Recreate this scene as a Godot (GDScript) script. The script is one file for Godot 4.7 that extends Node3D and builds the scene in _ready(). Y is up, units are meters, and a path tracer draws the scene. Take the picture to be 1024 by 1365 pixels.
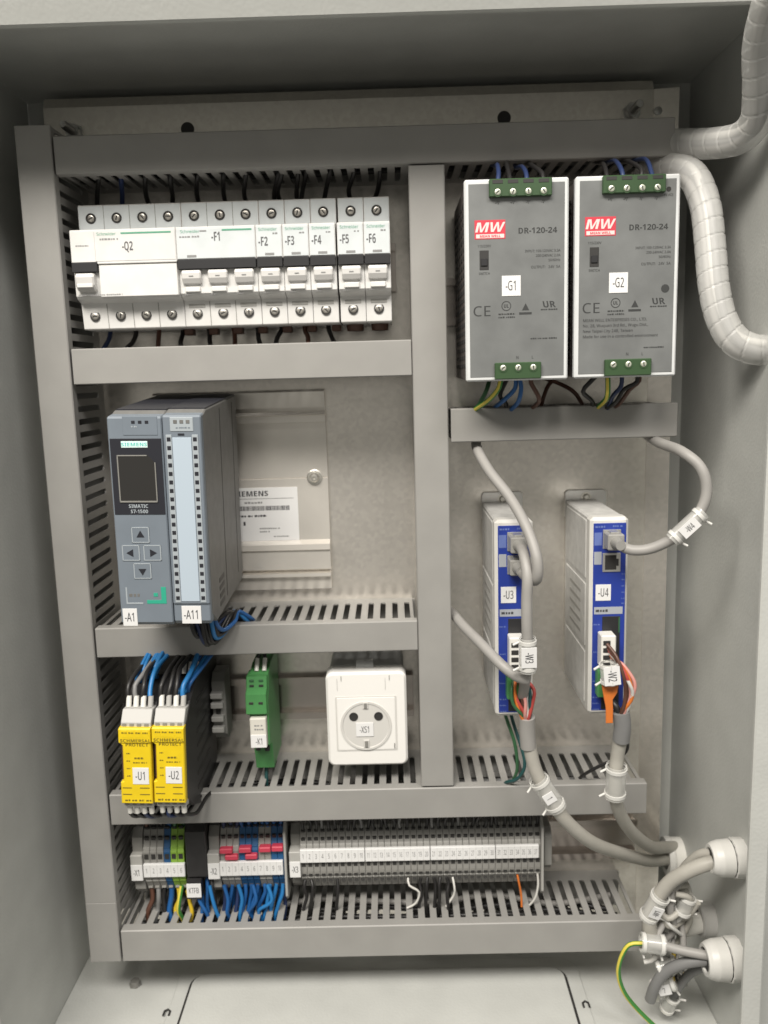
extends Node3D
# An open control cabinet. Lengths are millimetres in the builders; K turns them to metres. x right, y up, z out of the cabinet; z = 0 is the mounting plate.
const K := 0.001
var M := {}
var font: SystemFont
var bold: SystemFont
var taken := {}
var bend := RandomNumberGenerator.new()

func V(x: float, y: float, z: float) -> Vector3:
	return Vector3(x, y, z)

# ---------------------------------------------------------------- shape collector
class Sh:
	var st := SurfaceTool.new()
	var o := Vector3.ZERO
	var tint := Color.WHITE
	func _init(origin := Vector3.ZERO):
		o = origin
		st.begin(Mesh.PRIMITIVE_TRIANGLES)
	func vert(p: Vector3, n: Vector3):
		st.set_normal(n)
		st.set_color(tint)
		st.add_vertex((p - o) * 0.001)
	func tri(a: Vector3, b: Vector3, c: Vector3, n: Vector3):
		if (c - a).cross(b - a).dot(n) < 0.0:
			var t := b
			b = c
			c = t
		vert(a, n)
		vert(b, n)
		vert(c, n)
	func tri3(a: Vector3, b: Vector3, c: Vector3, na: Vector3, nb: Vector3, nc: Vector3):
		if (c - a).cross(b - a).dot(na + nb + nc) < 0.0:
			vert(a, na)
			vert(c, nc)
			vert(b, nb)
		else:
			vert(a, na)
			vert(b, nb)
			vert(c, nc)
	func quad(a: Vector3, b: Vector3, c: Vector3, d: Vector3, n: Vector3):
		tri(a, b, c, n)
		tri(a, c, d, n)
	func face(pts: Array, center: Vector3):
		var n: Vector3 = (pts[1] - pts[0]).cross(pts[2] - pts[0]).normalized()
		var m := Vector3.ZERO
		for p in pts:
			m += p
		if n.dot(m / pts.size() - center) < 0.0:
			n = -n
		for i in range(1, pts.size() - 1):
			tri(pts[0], pts[i], pts[i + 1], n)
	# box between two corners, chamfered by b
	func box(lo: Vector3, hi: Vector3, b := 0.4) -> Sh:
		var c := (lo + hi) / 2.0
		var h := (hi - lo) / 2.0
		b = minf(b, minf(h.x, minf(h.y, h.z)) * 0.8)
		var q := func(ax: int, s: Vector3) -> Vector3:
			var e := h - Vector3(b, b, b)
			e[ax] = h[ax]
			return c + e * s
		for ax in 3:
			var u := (ax + 1) % 3
			var w := (ax + 2) % 3
			for sg in [-1.0, 1.0]:
				var r := []
				for k in [[-1, -1], [1, -1], [1, 1], [-1, 1]]:
					var s := Vector3.ZERO
					s[ax] = sg
					s[u] = k[0]
					s[w] = k[1]
					r.append(q.call(ax, s))
				face(r, c)
				for sg2 in [-1.0, 1.0]:
					var s1 := Vector3.ZERO
					s1[ax] = sg
					s1[u] = sg2
					s1[w] = -1
					var s2 := s1
					s2[w] = 1
					face([q.call(ax, s1), q.call(ax, s2), q.call(u, s2), q.call(u, s1)], c)
		for x in [-1, 1]:
			for y in [-1, 1]:
				for z in [-1, 1]:
					var s := Vector3(x, y, z)
					face([q.call(0, s), q.call(1, s), q.call(2, s)], c)
		return self
	func at(ax: String, p: Vector2, a: float) -> Vector3:
		if ax == "x":
			return Vector3(a, p.y, p.x)      # poly is (z, y)
		if ax == "y":
			return Vector3(p.x, a, p.y)      # poly is (x, z)
		return Vector3(p.x, p.y, a)          # poly is (x, y)
	# polygon pushed along an axis from a0 to a1, its two ends chamfered by b
	func prism(poly: Array, ax: String, a0: float, a1: float, b := 0.0) -> Sh:
		var P := PackedVector2Array(poly)
		if Geometry2D.is_polygon_clockwise(P):
			P.reverse()
		var n := P.size()
		var inn := PackedVector2Array()
		for i in n:
			var e0 := (P[i] - P[(i + n - 1) % n]).normalized()
			var e1 := (P[(i + 1) % n] - P[i]).normalized()
			var n0 := Vector2(-e0.y, e0.x)
			var n1 := Vector2(-e1.y, e1.x)
			var m := n0 + n1
			inn.append(P[i] + m * (b / maxf(0.3, 1.0 + n0.dot(n1))))
		var dir := at(ax, Vector2.ZERO, 1.0)
		for i in n:
			var j := (i + 1) % n
			var e := (P[j] - P[i]).normalized()
			var nn := at(ax, Vector2(e.y, -e.x), 0.0)
			quad(at(ax, P[i], a0 + b), at(ax, P[j], a0 + b), at(ax, P[j], a1 - b), at(ax, P[i], a1 - b), nn)
			if b > 0.0:
				quad(at(ax, P[i], a1 - b), at(ax, P[j], a1 - b), at(ax, inn[j], a1), at(ax, inn[i], a1), (nn + dir).normalized())
				quad(at(ax, P[i], a0 + b), at(ax, P[j], a0 + b), at(ax, inn[j], a0), at(ax, inn[i], a0), (nn - dir).normalized())
		var t := Geometry2D.triangulate_polygon(inn)
		for i in range(0, t.size(), 3):
			tri(at(ax, inn[t[i]], a1), at(ax, inn[t[i + 1]], a1), at(ax, inn[t[i + 2]], a1), dir)
			tri(at(ax, inn[t[i]], a0), at(ax, inn[t[i + 1]], a0), at(ax, inn[t[i + 2]], a0), -dir)
		return self
	# rounded tube through points; stripe paints part of the way round; spiral > 0 winds a band of that pitch
	func tube(ctrl: Array, r: float, seg := 10, step := 2.5, stripe := Color(-1, 0, 0), spiral := 0.0, r_end := -1.0) -> Sh:
		var pts: Array[Vector3] = []
		for i in ctrl.size() - 1:
			var p0: Vector3 = ctrl[maxi(i - 1, 0)]
			var p1: Vector3 = ctrl[i]
			var p2: Vector3 = ctrl[i + 1]
			var p3: Vector3 = ctrl[mini(i + 2, ctrl.size() - 1)]
			var k := maxi(1, int(p1.distance_to(p2) / step)) if ctrl.size() > 2 else 1
			for j in k:
				pts.append(p1.cubic_interpolate(p2, p0, p3, float(j) / k))
		pts.append(ctrl[-1])
		var up := Vector3(0.13, 0.2, 1.0)
		var t0: Vector3 = (pts[1] - pts[0]).normalized()
		if absf(t0.dot(up.normalized())) > 0.95:
			up = Vector3(1, 0.1, 0)
		var u: Vector3 = (up - t0 * up.dot(t0)).normalized()
		var rings := []
		var along := 0.0
		for i in pts.size():
			var t: Vector3 = (pts[mini(i + 1, pts.size() - 1)] - pts[maxi(i - 1, 0)]).normalized()
			u = (u - t * u.dot(t)).normalized()
			var w := t.cross(u)
			if i > 0:
				along += pts[i].distance_to(pts[i - 1])
			var rr := r if r_end < 0.0 else lerpf(r, r_end, float(i) / (pts.size() - 1))
			var ring := []
			for j in seg:
				var a := TAU * j / seg
				var d := u * cos(a) + w * sin(a)
				var q := rr
				if spiral > 0.0:
					var f := fposmod(along / spiral - a / TAU, 1.0)
					q = rr * (1.0 - 0.07 * smoothstep(0.84, 0.92, f) * (1.0 - smoothstep(0.95, 1.0, f)) - 0.015 * f)
				ring.append([pts[i] + d * q, d])
			rings.append(ring)
		var base := tint
		for i in rings.size() - 1:
			for j in seg:
				var j2 := (j + 1) % seg
				if stripe.r >= 0.0:
					tint = stripe if (j * 10 / seg) % 5 < 2 else base
				var a = rings[i][j]
				var b = rings[i][j2]
				var c = rings[i + 1][j2]
				var d = rings[i + 1][j]
				if spiral > 0.0:
					var nn: Vector3 = (c[0] - a[0]).cross(b[0] - d[0]).normalized()
					if nn.dot(a[1]) < 0.0:
						nn = -nn
					var n1: Vector3 = (a[1] + nn * 1.5).normalized()
					tri3(a[0], b[0], c[0], n1, (b[1] + nn * 1.5).normalized(), (c[1] + nn * 1.5).normalized())
					tri3(a[0], c[0], d[0], n1, (c[1] + nn * 1.5).normalized(), (d[1] + nn * 1.5).normalized())
				else:
					tri3(a[0], b[0], c[0], a[1], b[1], c[1])
					tri3(a[0], c[0], d[0], a[1], c[1], d[1])
		tint = base
		for e in [[0, -1.0], [rings.size() - 1, 1.0]]:
			var k: int = e[0]
			var cn: Vector3 = ((pts[1] - pts[0]) if k == 0 else (pts[-1] - pts[-2])).normalized() * float(e[1])
			for j in seg:
				tri(pts[k], rings[k][j][0], rings[k][(j + 1) % seg][0], cn)
		return self
	# turned shape: profile of (distance along, radius) about a line from p in direction d
	func lathe(p: Vector3, d: Vector3, prof: Array, seg := 20, ribs := 0) -> Sh:
		d = d.normalized()
		var u := d.cross(Vector3(0.31, 0.9, 0.2)).normalized()
		var w := d.cross(u)
		for i in prof.size() - 1:
			var A: Vector2 = prof[i]
			var B: Vector2 = prof[i + 1]
			var s := (B - A)
			for j in seg:
				var q := []
				for k in [[A, j], [B, j], [B, j + 1], [A, j + 1]]:
					var a := TAU * float(k[1]) / seg
					var rr: float = k[0].y * (1.0 if ribs == 0 or int(k[1]) % 2 == 0 else 0.94)
					var n := ((u * cos(a) + w * sin(a)) * s.x - d * s.y).normalized()
					q.append([p + d * k[0].x + (u * cos(a) + w * sin(a)) * rr, n])
				tri3(q[0][0], q[1][0], q[2][0], q[0][1], q[1][1], q[2][1])
				tri3(q[0][0], q[2][0], q[3][0], q[0][1], q[2][1], q[3][1])
		return self
	# wall with a row of long rounded slots; runs along x or y, lies between c0 and c1 across
	func slotted(ax: String, a0: float, a1: float, c0: float, c1: float, z0: float, z1: float, s0: float, s1: float, pitch: float, width: float) -> Sh:
		var n := maxi(1, int((a1 - a0) / pitch))
		var p := (a1 - a0) / n
		var r := width / 2.0
		var pos := func(a: float, z: float, c: float) -> Vector3:
			return Vector3(a, c, z) if ax == "x" else Vector3(c, a, z)
		var side := Vector3.UP if ax == "x" else Vector3.RIGHT
		for i in n:
			var m := a0 + p * (i + 0.5)
			var inner := []
			var outer := []
			for k in 5:
				var an := PI + PI * k / 4.0
				inner.append(Vector2(m + r * cos(an), s0 + r + r * sin(an)))
			outer.append_array([Vector2(m - p / 2, s0 + r), Vector2(m - p / 2, z0), Vector2(m, z0), Vector2(m + p / 2, z0), Vector2(m + p / 2, s0 + r)])
			for k in 5:
				var an := PI * k / 4.0
				inner.append(Vector2(m + r * cos(an), s1 - r + r * sin(an)))
			outer.append_array([Vector2(m + p / 2, s1 - r), Vector2(m + p / 2, z1), Vector2(m, z1), Vector2(m - p / 2, z1), Vector2(m - p / 2, s1 - r)])
			for k in 10:
				var l := (k + 1) % 10
				for c in [[c0, -1.0], [c1, 1.0]]:
					quad(pos.call(inner[k].x, inner[k].y, c[0]), pos.call(inner[l].x, inner[l].y, c[0]), pos.call(outer[l].x, outer[l].y, c[0]), pos.call(outer[k].x, outer[k].y, c[0]), side * float(c[1]))
				var mid: Vector2 = (inner[k] + inner[l]) / 2.0
				var ctr := Vector2(m, clampf(mid.y, s0 + r, s1 - r))
				var nn: Vector3 = (pos.call(ctr.x, ctr.y, 0.0) - pos.call(mid.x, mid.y, 0.0)).normalized()
				quad(pos.call(inner[k].x, inner[k].y, c0), pos.call(inner[l].x, inner[l].y, c0), pos.call(inner[l].x, inner[l].y, c1), pos.call(inner[k].x, inner[k].y, c1), nn)
		return self
	func mesh() -> ArrayMesh:
		st.index()
		return st.commit()

# ---------------------------------------------------------------- tree helpers
func numbered(called: String) -> String:
	var n: int = taken.get(called, 0)
	taken[called] = n + 1
	return called if n == 0 else "%s_%03d" % [called, n]

func thing(called: String, label: String, category: String, at: Vector3, group := "") -> Node3D:
	var t := Node3D.new()
	t.name = numbered(called)
	add_child(t)
	t.position = at * K
	tag(t, label, category, group)
	return t

func tag(t: Node3D, label: String, category: String, group := ""):
	t.set_meta("label", label)
	t.set_meta("category", category)
	if group:
		t.set_meta("group", group)

func top_of(t: Node3D) -> Node3D:
	while t.get_parent() != self:
		t = t.get_parent()
	return t

# a collector whose origin is the base of the thing t
func S(t: Node3D) -> Sh:
	return Sh.new(top_of(t).position / K)

func part(s: Sh, called: String, m, parent: Node3D) -> MeshInstance3D:
	var o := MeshInstance3D.new()
	o.name = called
	o.mesh = s.mesh()
	o.material_override = M[m] if m is String else m
	parent.add_child(o, true)
	return o

# a thing that is one mesh, based at "at"
func single(called: String, at: Vector3, build: Callable, m, label: String, category: String, group := "") -> MeshInstance3D:
	var s := Sh.new(at)
	build.call(s)
	var o := MeshInstance3D.new()
	o.name = numbered(called)
	o.mesh = s.mesh()
	o.material_override = M[m] if m is String else m
	add_child(o)
	o.position = at * K
	tag(o, label, category, group)
	return o

func dup(o: Node3D, shift: Vector3, label: String, called := "") -> Node3D:
	var c: Node3D = o.duplicate()
	c.name = numbered(called if called else RegEx.create_from_string("_\\d+$").sub(o.name, ""))
	add_child(c)
	c.position = o.position + shift * K
	c.set_meta("label", label)
	return c

# raised print; h is the height of a capital letter
func text(parent: Node3D, words: String, x: float, y: float, z: float, h: float, m: String, squeeze := 1.0, heavy := false, align := HORIZONTAL_ALIGNMENT_CENTER, slant := 0.0, turn := Vector3.ZERO) -> MeshInstance3D:
	var t := TextMesh.new()
	t.text = words
	t.font = bold if heavy else font
	t.font_size = 20
	t.pixel_size = h * K / 0.714 / 20.0
	t.depth = 0.0001
	t.curve_step = 2.0
	t.horizontal_alignment = align
	var o := MeshInstance3D.new()
	o.name = "lettering"
	o.mesh = t
	o.material_override = M[m]
	parent.add_child(o, true)
	var b := Basis(Vector3(squeeze, 0, 0), Vector3(slant, 1, 0), Vector3(0, 0, 1))
	o.transform = Transform3D(Basis.from_euler(turn) * b, (V(x, y, z + 0.08) - top_of(parent).position / K) * K)
	return o

func sticker(parent: Node3D, words: String, x: float, y: float, z: float, w: float, h: float, letter := 5.0, squeeze := 0.6) -> MeshInstance3D:
	var p := part(S(parent).box(V(x - w / 2, y - h / 2, z), V(x + w / 2, y + h / 2, z + 0.35), 0.1), "label_sticker", "label", parent)
	text(p, words, x, y, z + 0.35, letter, "ink", squeeze)
	return p

# lines too small to read, as rows of little dashes
func fine_print(parent: Node3D, x0: float, x1: float, y: float, z: float, h: float, m: String, seed_at: int):
	var rng := RandomNumberGenerator.new()
	rng.seed = seed_at
	var s := S(parent)
	var x := x0
	while x < x1:
		var w := minf(rng.randf_range(0.6, 1.5) * h, x1 - x)
		s.box(V(x, y - h / 2, z), V(x + w, y + h / 2 * rng.randf_range(0.5, 1.0), z + 0.12), 0.02)
		x += w + h * (0.35 if rng.randf() < 0.8 else 0.9)
	var p := part(s, "fine_print", m, parent)
	p.set_meta("kind", "stuff")

func screw(parent: Node3D, c: Vector3, r: float, metal := "screw_metal", ring := "recess", called := "terminal_screw", turn := 0.5):
	var p := part(S(parent).lathe(c, Vector3.BACK, [Vector2(0, 0.01), Vector2(0.15, 0.01), Vector2(0.15, r * 0.72), Vector2(0.5, r * 0.82), Vector2(0.5, r), Vector2(0, r)], 16), called, ring, parent)
	var s := S(parent)
	s.lathe(c, Vector3.BACK, [Vector2(0.1, r * 0.72), Vector2(0.75, r * 0.62), Vector2(1.0, r * 0.4), Vector2(1.0, 0.01)], 14)
	part(s, "screw_head", metal, p)
	var d := Vector2(cos(turn), sin(turn)) * r * 0.45
	var e := Vector2(-d.y, d.x).normalized() * r * 0.12
	var q := S(parent)
	q.prism([Vector2(c.x, c.y) + d + e, Vector2(c.x, c.y) - d + e, Vector2(c.x, c.y) - d - e, Vector2(c.x, c.y) + d - e], "z", c.z + 0.9, c.z + 1.1)
	part(q, "drive_slot", "recess", p)

# ---------------------------------------------------------------- materials
func noise_tex(freq: float, lo: float, hi: float, kind := FastNoiseLite.TYPE_SIMPLEX_SMOOTH, oct := 4, size := 512, sd := 1) -> NoiseTexture2D:
	var n := FastNoiseLite.new()
	n.noise_type = kind
	n.frequency = freq
	n.seed = sd
	n.fractal_octaves = oct
	if kind == FastNoiseLite.TYPE_CELLULAR:
		n.cellular_return_type = FastNoiseLite.RETURN_CELL_VALUE
		n.fractal_type = FastNoiseLite.FRACTAL_FBM if oct > 1 else FastNoiseLite.FRACTAL_NONE
		n.cellular_jitter = 1.0
	var t := NoiseTexture2D.new()
	t.width = size
	t.height = size
	t.seamless = true
	t.noise = n
	var g := Gradient.new()
	g.set_color(0, Color(lo, lo, lo))
	g.set_color(1, Color(hi, hi, hi))
	t.color_ramp = g
	return t

func mat(called: String, c: Color, rough := 0.5, metal := 0.0, tex = null, scale := 8.0, rtex = null) -> StandardMaterial3D:
	var m := StandardMaterial3D.new()
	m.resource_name = called
	m.albedo_color = c.linear_to_srgb()
	m.roughness = rough
	m.metallic = metal
	if tex:
		m.albedo_texture = tex
		m.uv1_triplanar = true
		m.uv1_world_triplanar = true
		m.uv1_scale = Vector3.ONE * scale
	if rtex:
		m.roughness_texture = rtex
		m.roughness_texture_channel = BaseMaterial3D.TEXTURE_CHANNEL_RED
	M[called] = m
	return m

func make_materials():
	var smudge := noise_tex(0.008, 0.955, 1.0, FastNoiseLite.TYPE_SIMPLEX_SMOOTH, 5)
	var dust := noise_tex(0.012, 0.88, 1.0, FastNoiseLite.TYPE_SIMPLEX_SMOOTH, 6, 512, 5)
	var spangle := noise_tex(0.06, 0.955, 1.0, FastNoiseLite.TYPE_CELLULAR, 1, 1024, 3)
	var rough_map := noise_tex(0.075, 0.75, 1.0, FastNoiseLite.TYPE_CELLULAR, 1, 512, 9)
	var peel := noise_tex(0.12, 0.0, 1.0, FastNoiseLite.TYPE_SIMPLEX_SMOOTH, 2, 512, 4)
	for w in [["wall_paint", Color(0.54, 0.55, 0.528), 0.42]]:
		var m := mat(w[0], w[1], w[2], 0.0, smudge, 5.0)
		m.heightmap_enabled = true
		m.heightmap_texture = peel
		m.heightmap_scale = 0.01
	mat("duct", Color(0.315, 0.309, 0.295), 0.5, 0.0, smudge, 6.0, dust)
	mat("galvanised", Color(0.90, 0.86, 0.80), 0.25, 0.8, spangle, 5.5)
	mat("rail_steel", Color(0.92, 0.88, 0.82), 0.22, 0.6, smudge, 6.0)
	mat("din_steel", Color(0.62, 0.57, 0.53), 0.2, 0.92, smudge, 9.0)
	mat("white_plastic", Color(0.74, 0.735, 0.72), 0.38, 0.0, smudge, 12.0)
	mat("cool_white", Color(0.66, 0.70, 0.715), 0.4, 0.0, smudge, 12.0)
	mat("handle_white", Color(0.66, 0.65, 0.635), 0.35)
	mat("handle_black", Color(0.02, 0.02, 0.022), 0.45)
	mat("groove", Color(0.22, 0.215, 0.2), 0.6)
	mat("recess", Color(0.028, 0.027, 0.026), 0.6)
	mat("screw_metal", Color(0.50, 0.48, 0.44), 0.35, 0.8)
	mat("bright_metal", Color(0.82, 0.80, 0.74), 0.3, 0.85)
	mat("zinc", Color(0.62, 0.62, 0.6), 0.38, 0.9, dust, 30.0)
	mat("ear_metal", Color(0.84, 0.83, 0.81), 0.34, 0.8)
	mat("label", Color(0.74, 0.74, 0.74), 0.5)
	mat("ink", Color(0.05, 0.05, 0.055), 0.6)
	mat("pale_ink", Color(0.24, 0.24, 0.24), 0.6)
	mat("tag_ink", Color(0.11, 0.11, 0.115), 0.6)
	mat("green_ink", Color(0.10, 0.34, 0.22), 0.5)
	mat("supply_panel", Color(0.285, 0.295, 0.295), 0.3, 0.4, dust, 5.0)
	mat("supply_frame", Color(0.66, 0.675, 0.68), 0.4, 0.0, smudge, 9.0)
	mat("supply_case", Color(0.24, 0.215, 0.2), 0.42, 0.6, dust, 12.0)
	mat("supply_ink", Color(0.035, 0.037, 0.037), 0.6)
	mat("logo_red", Color(0.58, 0.05, 0.075), 0.45)
	mat("logo_pale", Color(0.86, 0.62, 0.60), 0.5)
	mat("green_clamp", Color(0.035, 0.075, 0.03), 0.45)
	mat("nickel", Color(0.66, 0.69, 0.58), 0.35, 0.55)
	mat("plc_grey", Color(0.18, 0.212, 0.25), 0.5, 0.0, smudge, 10.0)
	mat("plc_side", Color(0.18, 0.178, 0.172), 0.48, 0.0, dust, 12.0)
	mat("plc_black", Color(0.022, 0.023, 0.03), 0.4)
	mat("plc_line", Color(0.36, 0.40, 0.43), 0.5)
	mat("screen", Color(0.03, 0.029, 0.028), 0.06)
	mat("teal", Color(0.16, 0.55, 0.50), 0.5)
	mat("mint", Color(0.70, 0.88, 0.85), 0.5)
	mat("plc_green", Color(0.03, 0.36, 0.24), 0.5)
	mat("strip_pale", Color(0.44, 0.52, 0.60), 0.5)
	mat("relay_yellow", Color(0.80, 0.58, 0.012), 0.42, 0.0, smudge, 18.0)
	mat("relay_ink", Color(0.17, 0.125, 0.012), 0.6)
	mat("relay_black", Color(0.028, 0.027, 0.028), 0.42, 0.0, dust, 20.0)
	mat("relay_brown", Color(0.10, 0.05, 0.035), 0.5)
	mat("clamp_grey", Color(0.42, 0.415, 0.40), 0.5)
	mat("relay_green", Color(0.075, 0.27, 0.085), 0.42, 0.0, smudge, 20.0)
	mat("relay_cream", Color(0.66, 0.64, 0.58), 0.45)
	mat("socket_white", Color(0.80, 0.79, 0.765), 0.35)
	mat("socket_inner", Color(0.60, 0.59, 0.565), 0.4)
	mat("socket_box", Color(0.40, 0.41, 0.41), 0.4)
	mat("terminal_grey", Color(0.27, 0.265, 0.25), 0.5, 0.0, smudge, 25.0)
	mat("terminal_pale", Color(0.40, 0.395, 0.375), 0.5)
	mat("terminal_blue", Color(0.012, 0.085, 0.22), 0.5)
	mat("terminal_earth", Color(0.24, 0.42, 0.05), 0.5)
	mat("bridge_red", Color(0.55, 0.05, 0.09), 0.5)
	mat("drive_white", Color(0.68, 0.67, 0.64), 0.4, 0.0, smudge, 14.0)
	mat("drive_side", Color(0.64, 0.635, 0.615), 0.45, 0.0, dust, 14.0)
	mat("drive_blue", Color(0.018, 0.042, 0.28), 0.42)
	mat("drive_pale_blue", Color(0.12, 0.17, 0.42), 0.5)
	mat("drive_grey", Color(0.36, 0.38, 0.42), 0.5)
	mat("port_metal", Color(0.58, 0.575, 0.55), 0.35, 0.75)
	mat("plug_grey", Color(0.30, 0.295, 0.28), 0.45)
	mat("cable_grey", Color(0.335, 0.325, 0.31), 0.5, 0.0, smudge, 20.0)
	mat("cable_dark_grey", Color(0.21, 0.21, 0.21), 0.5, 0.0, smudge, 20.0)
	mat("cable_cream", Color(0.41, 0.395, 0.355), 0.5, 0.0, smudge, 20.0)
	mat("nylon", Color(0.64, 0.635, 0.61), 0.42)
	mat("cap_white", Color(0.74, 0.73, 0.69), 0.4)
	mat("wrap", Color(0.92, 0.92, 0.90), 0.34)
	M["wrap"].transparency = BaseMaterial3D.TRANSPARENCY_ALPHA
	M["wrap"].albedo_color.a = 0.42
	mat("wire_black", Color(0.017, 0.016, 0.016), 0.42)
	mat("wire_blue", Color(0.013, 0.095, 0.29), 0.42)
	mat("wire_light_blue", Color(0.02, 0.17, 0.43), 0.42)
	mat("wire_navy", Color(0.02, 0.035, 0.10), 0.42)
	mat("wire_brown", Color(0.10, 0.045, 0.03), 0.42)
	mat("wire_white", Color(0.62, 0.61, 0.58), 0.45)
	mat("wire_orange", Color(0.62, 0.17, 0.03), 0.45)
	mat("wire_red", Color(0.42, 0.06, 0.05), 0.45)
	mat("wire_pink", Color(0.60, 0.28, 0.25), 0.45)
	mat("wire_green", Color(0.035, 0.12, 0.05), 0.45)
	mat("wire_teal", Color(0.015, 0.07, 0.07), 0.45)
	mat("wire_yellow", Color(0.68, 0.48, 0.03), 0.45)
	mat("striped", Color(1, 1, 1), 0.45).vertex_color_use_as_albedo = true
	var c := mat("clear_plastic", Color(0.86, 0.86, 0.83), 0.18)
	c.transparency = BaseMaterial3D.TRANSPARENCY_ALPHA
	c.albedo_color.a = 0.35

# ---------------------------------------------------------------- builders
func wire(called: String, pts: Array, r: float, m: String, label: String, group := "", category := "wire", seg := 8) -> MeshInstance3D:
	if r < 2.3:      # no two wires lie alike
		pts = pts.duplicate()
		for i in range(1, pts.size() - 1):
			pts[i] += V(bend.randf_range(-1.5, 1.5), bend.randf_range(-1.3, 1.3), bend.randf_range(-1.6, 1.6))
		pts[-1] += V(bend.randf_range(-1.5, 1.5), 0, bend.randf_range(-2, 2))
	return single(called, pts[0], func(s: Sh): s.tube(pts, r, seg), m, label, category, group)

func striped_wire(pts: Array, r: float, label: String, group := "") -> MeshInstance3D:
	return single("earth_wire", pts[0], func(s: Sh):
		s.tint = Color(0.05, 0.22, 0.045)
		s.tube(pts, r, 20, 2.5, Color(0.66, 0.55, 0.08)), "striped", label, "wire", group)

func duct(ax: String, a0: float, a1: float, c0: float, c1: float, label: String, phase := 0.0, seams := []):
	var t := thing("cable_duct", label, "cable duct", V(a0, c0, 0) if ax == "x" else V(c0, a0, 0), "slotted grey cable ducts")
	var lid := [Vector2(c0, 61), Vector2(c0, 68.6), Vector2(c0 + 0.7, 69.3), Vector2(c1 - 0.7, 69.3), Vector2(c1, 68.6), Vector2(c1, 61), Vector2(c1 - 1.2, 61), Vector2(c1 - 1.2, 68), Vector2(c0 + 1.2, 68), Vector2(c0 + 1.2, 61)]
	var ends := [a0 + (1.0 if ax == "x" else 0.6)] + seams + [a1 - (0.0 if ax == "x" else 0.6)]
	var zy := []
	for p in lid:
		zy.append(Vector2(p.y, p.x))
	for i in ends.size() - 1:      # the lid is snapped on in lengths
		part(S(t).prism(zy if ax == "x" else lid, ax, ends[i], ends[i + 1] - (0.12 if i < ends.size() - 2 else 0.0), 0.3), "cover", "duct", t)
	var f := S(t)
	if ax == "x":
		f.box(V(a0, c0 + 2.0, 0.1), V(a1, c1 - 2.0, 1.6), 0.2)
	else:
		f.box(V(c0 + 2.0, a0, 0.1), V(c1 - 2.0, a1, 1.6), 0.2)
	part(f, "base", "duct", t)
	for w in [[c0 + 1.3, c0 + 2.5], [c1 - 2.5, c1 - 1.3]]:
		part(S(t).slotted(ax, a0 + phase, a1 - phase, w[0], w[1], 0.1, 67.5, 12.5, 60.5, 9.15, 4.2), "slotted_wall", "duct", t)

func pole_x(i: int) -> float:
	return 18.0 * i + (1.0 if i >= 10 else 0.0)

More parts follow.
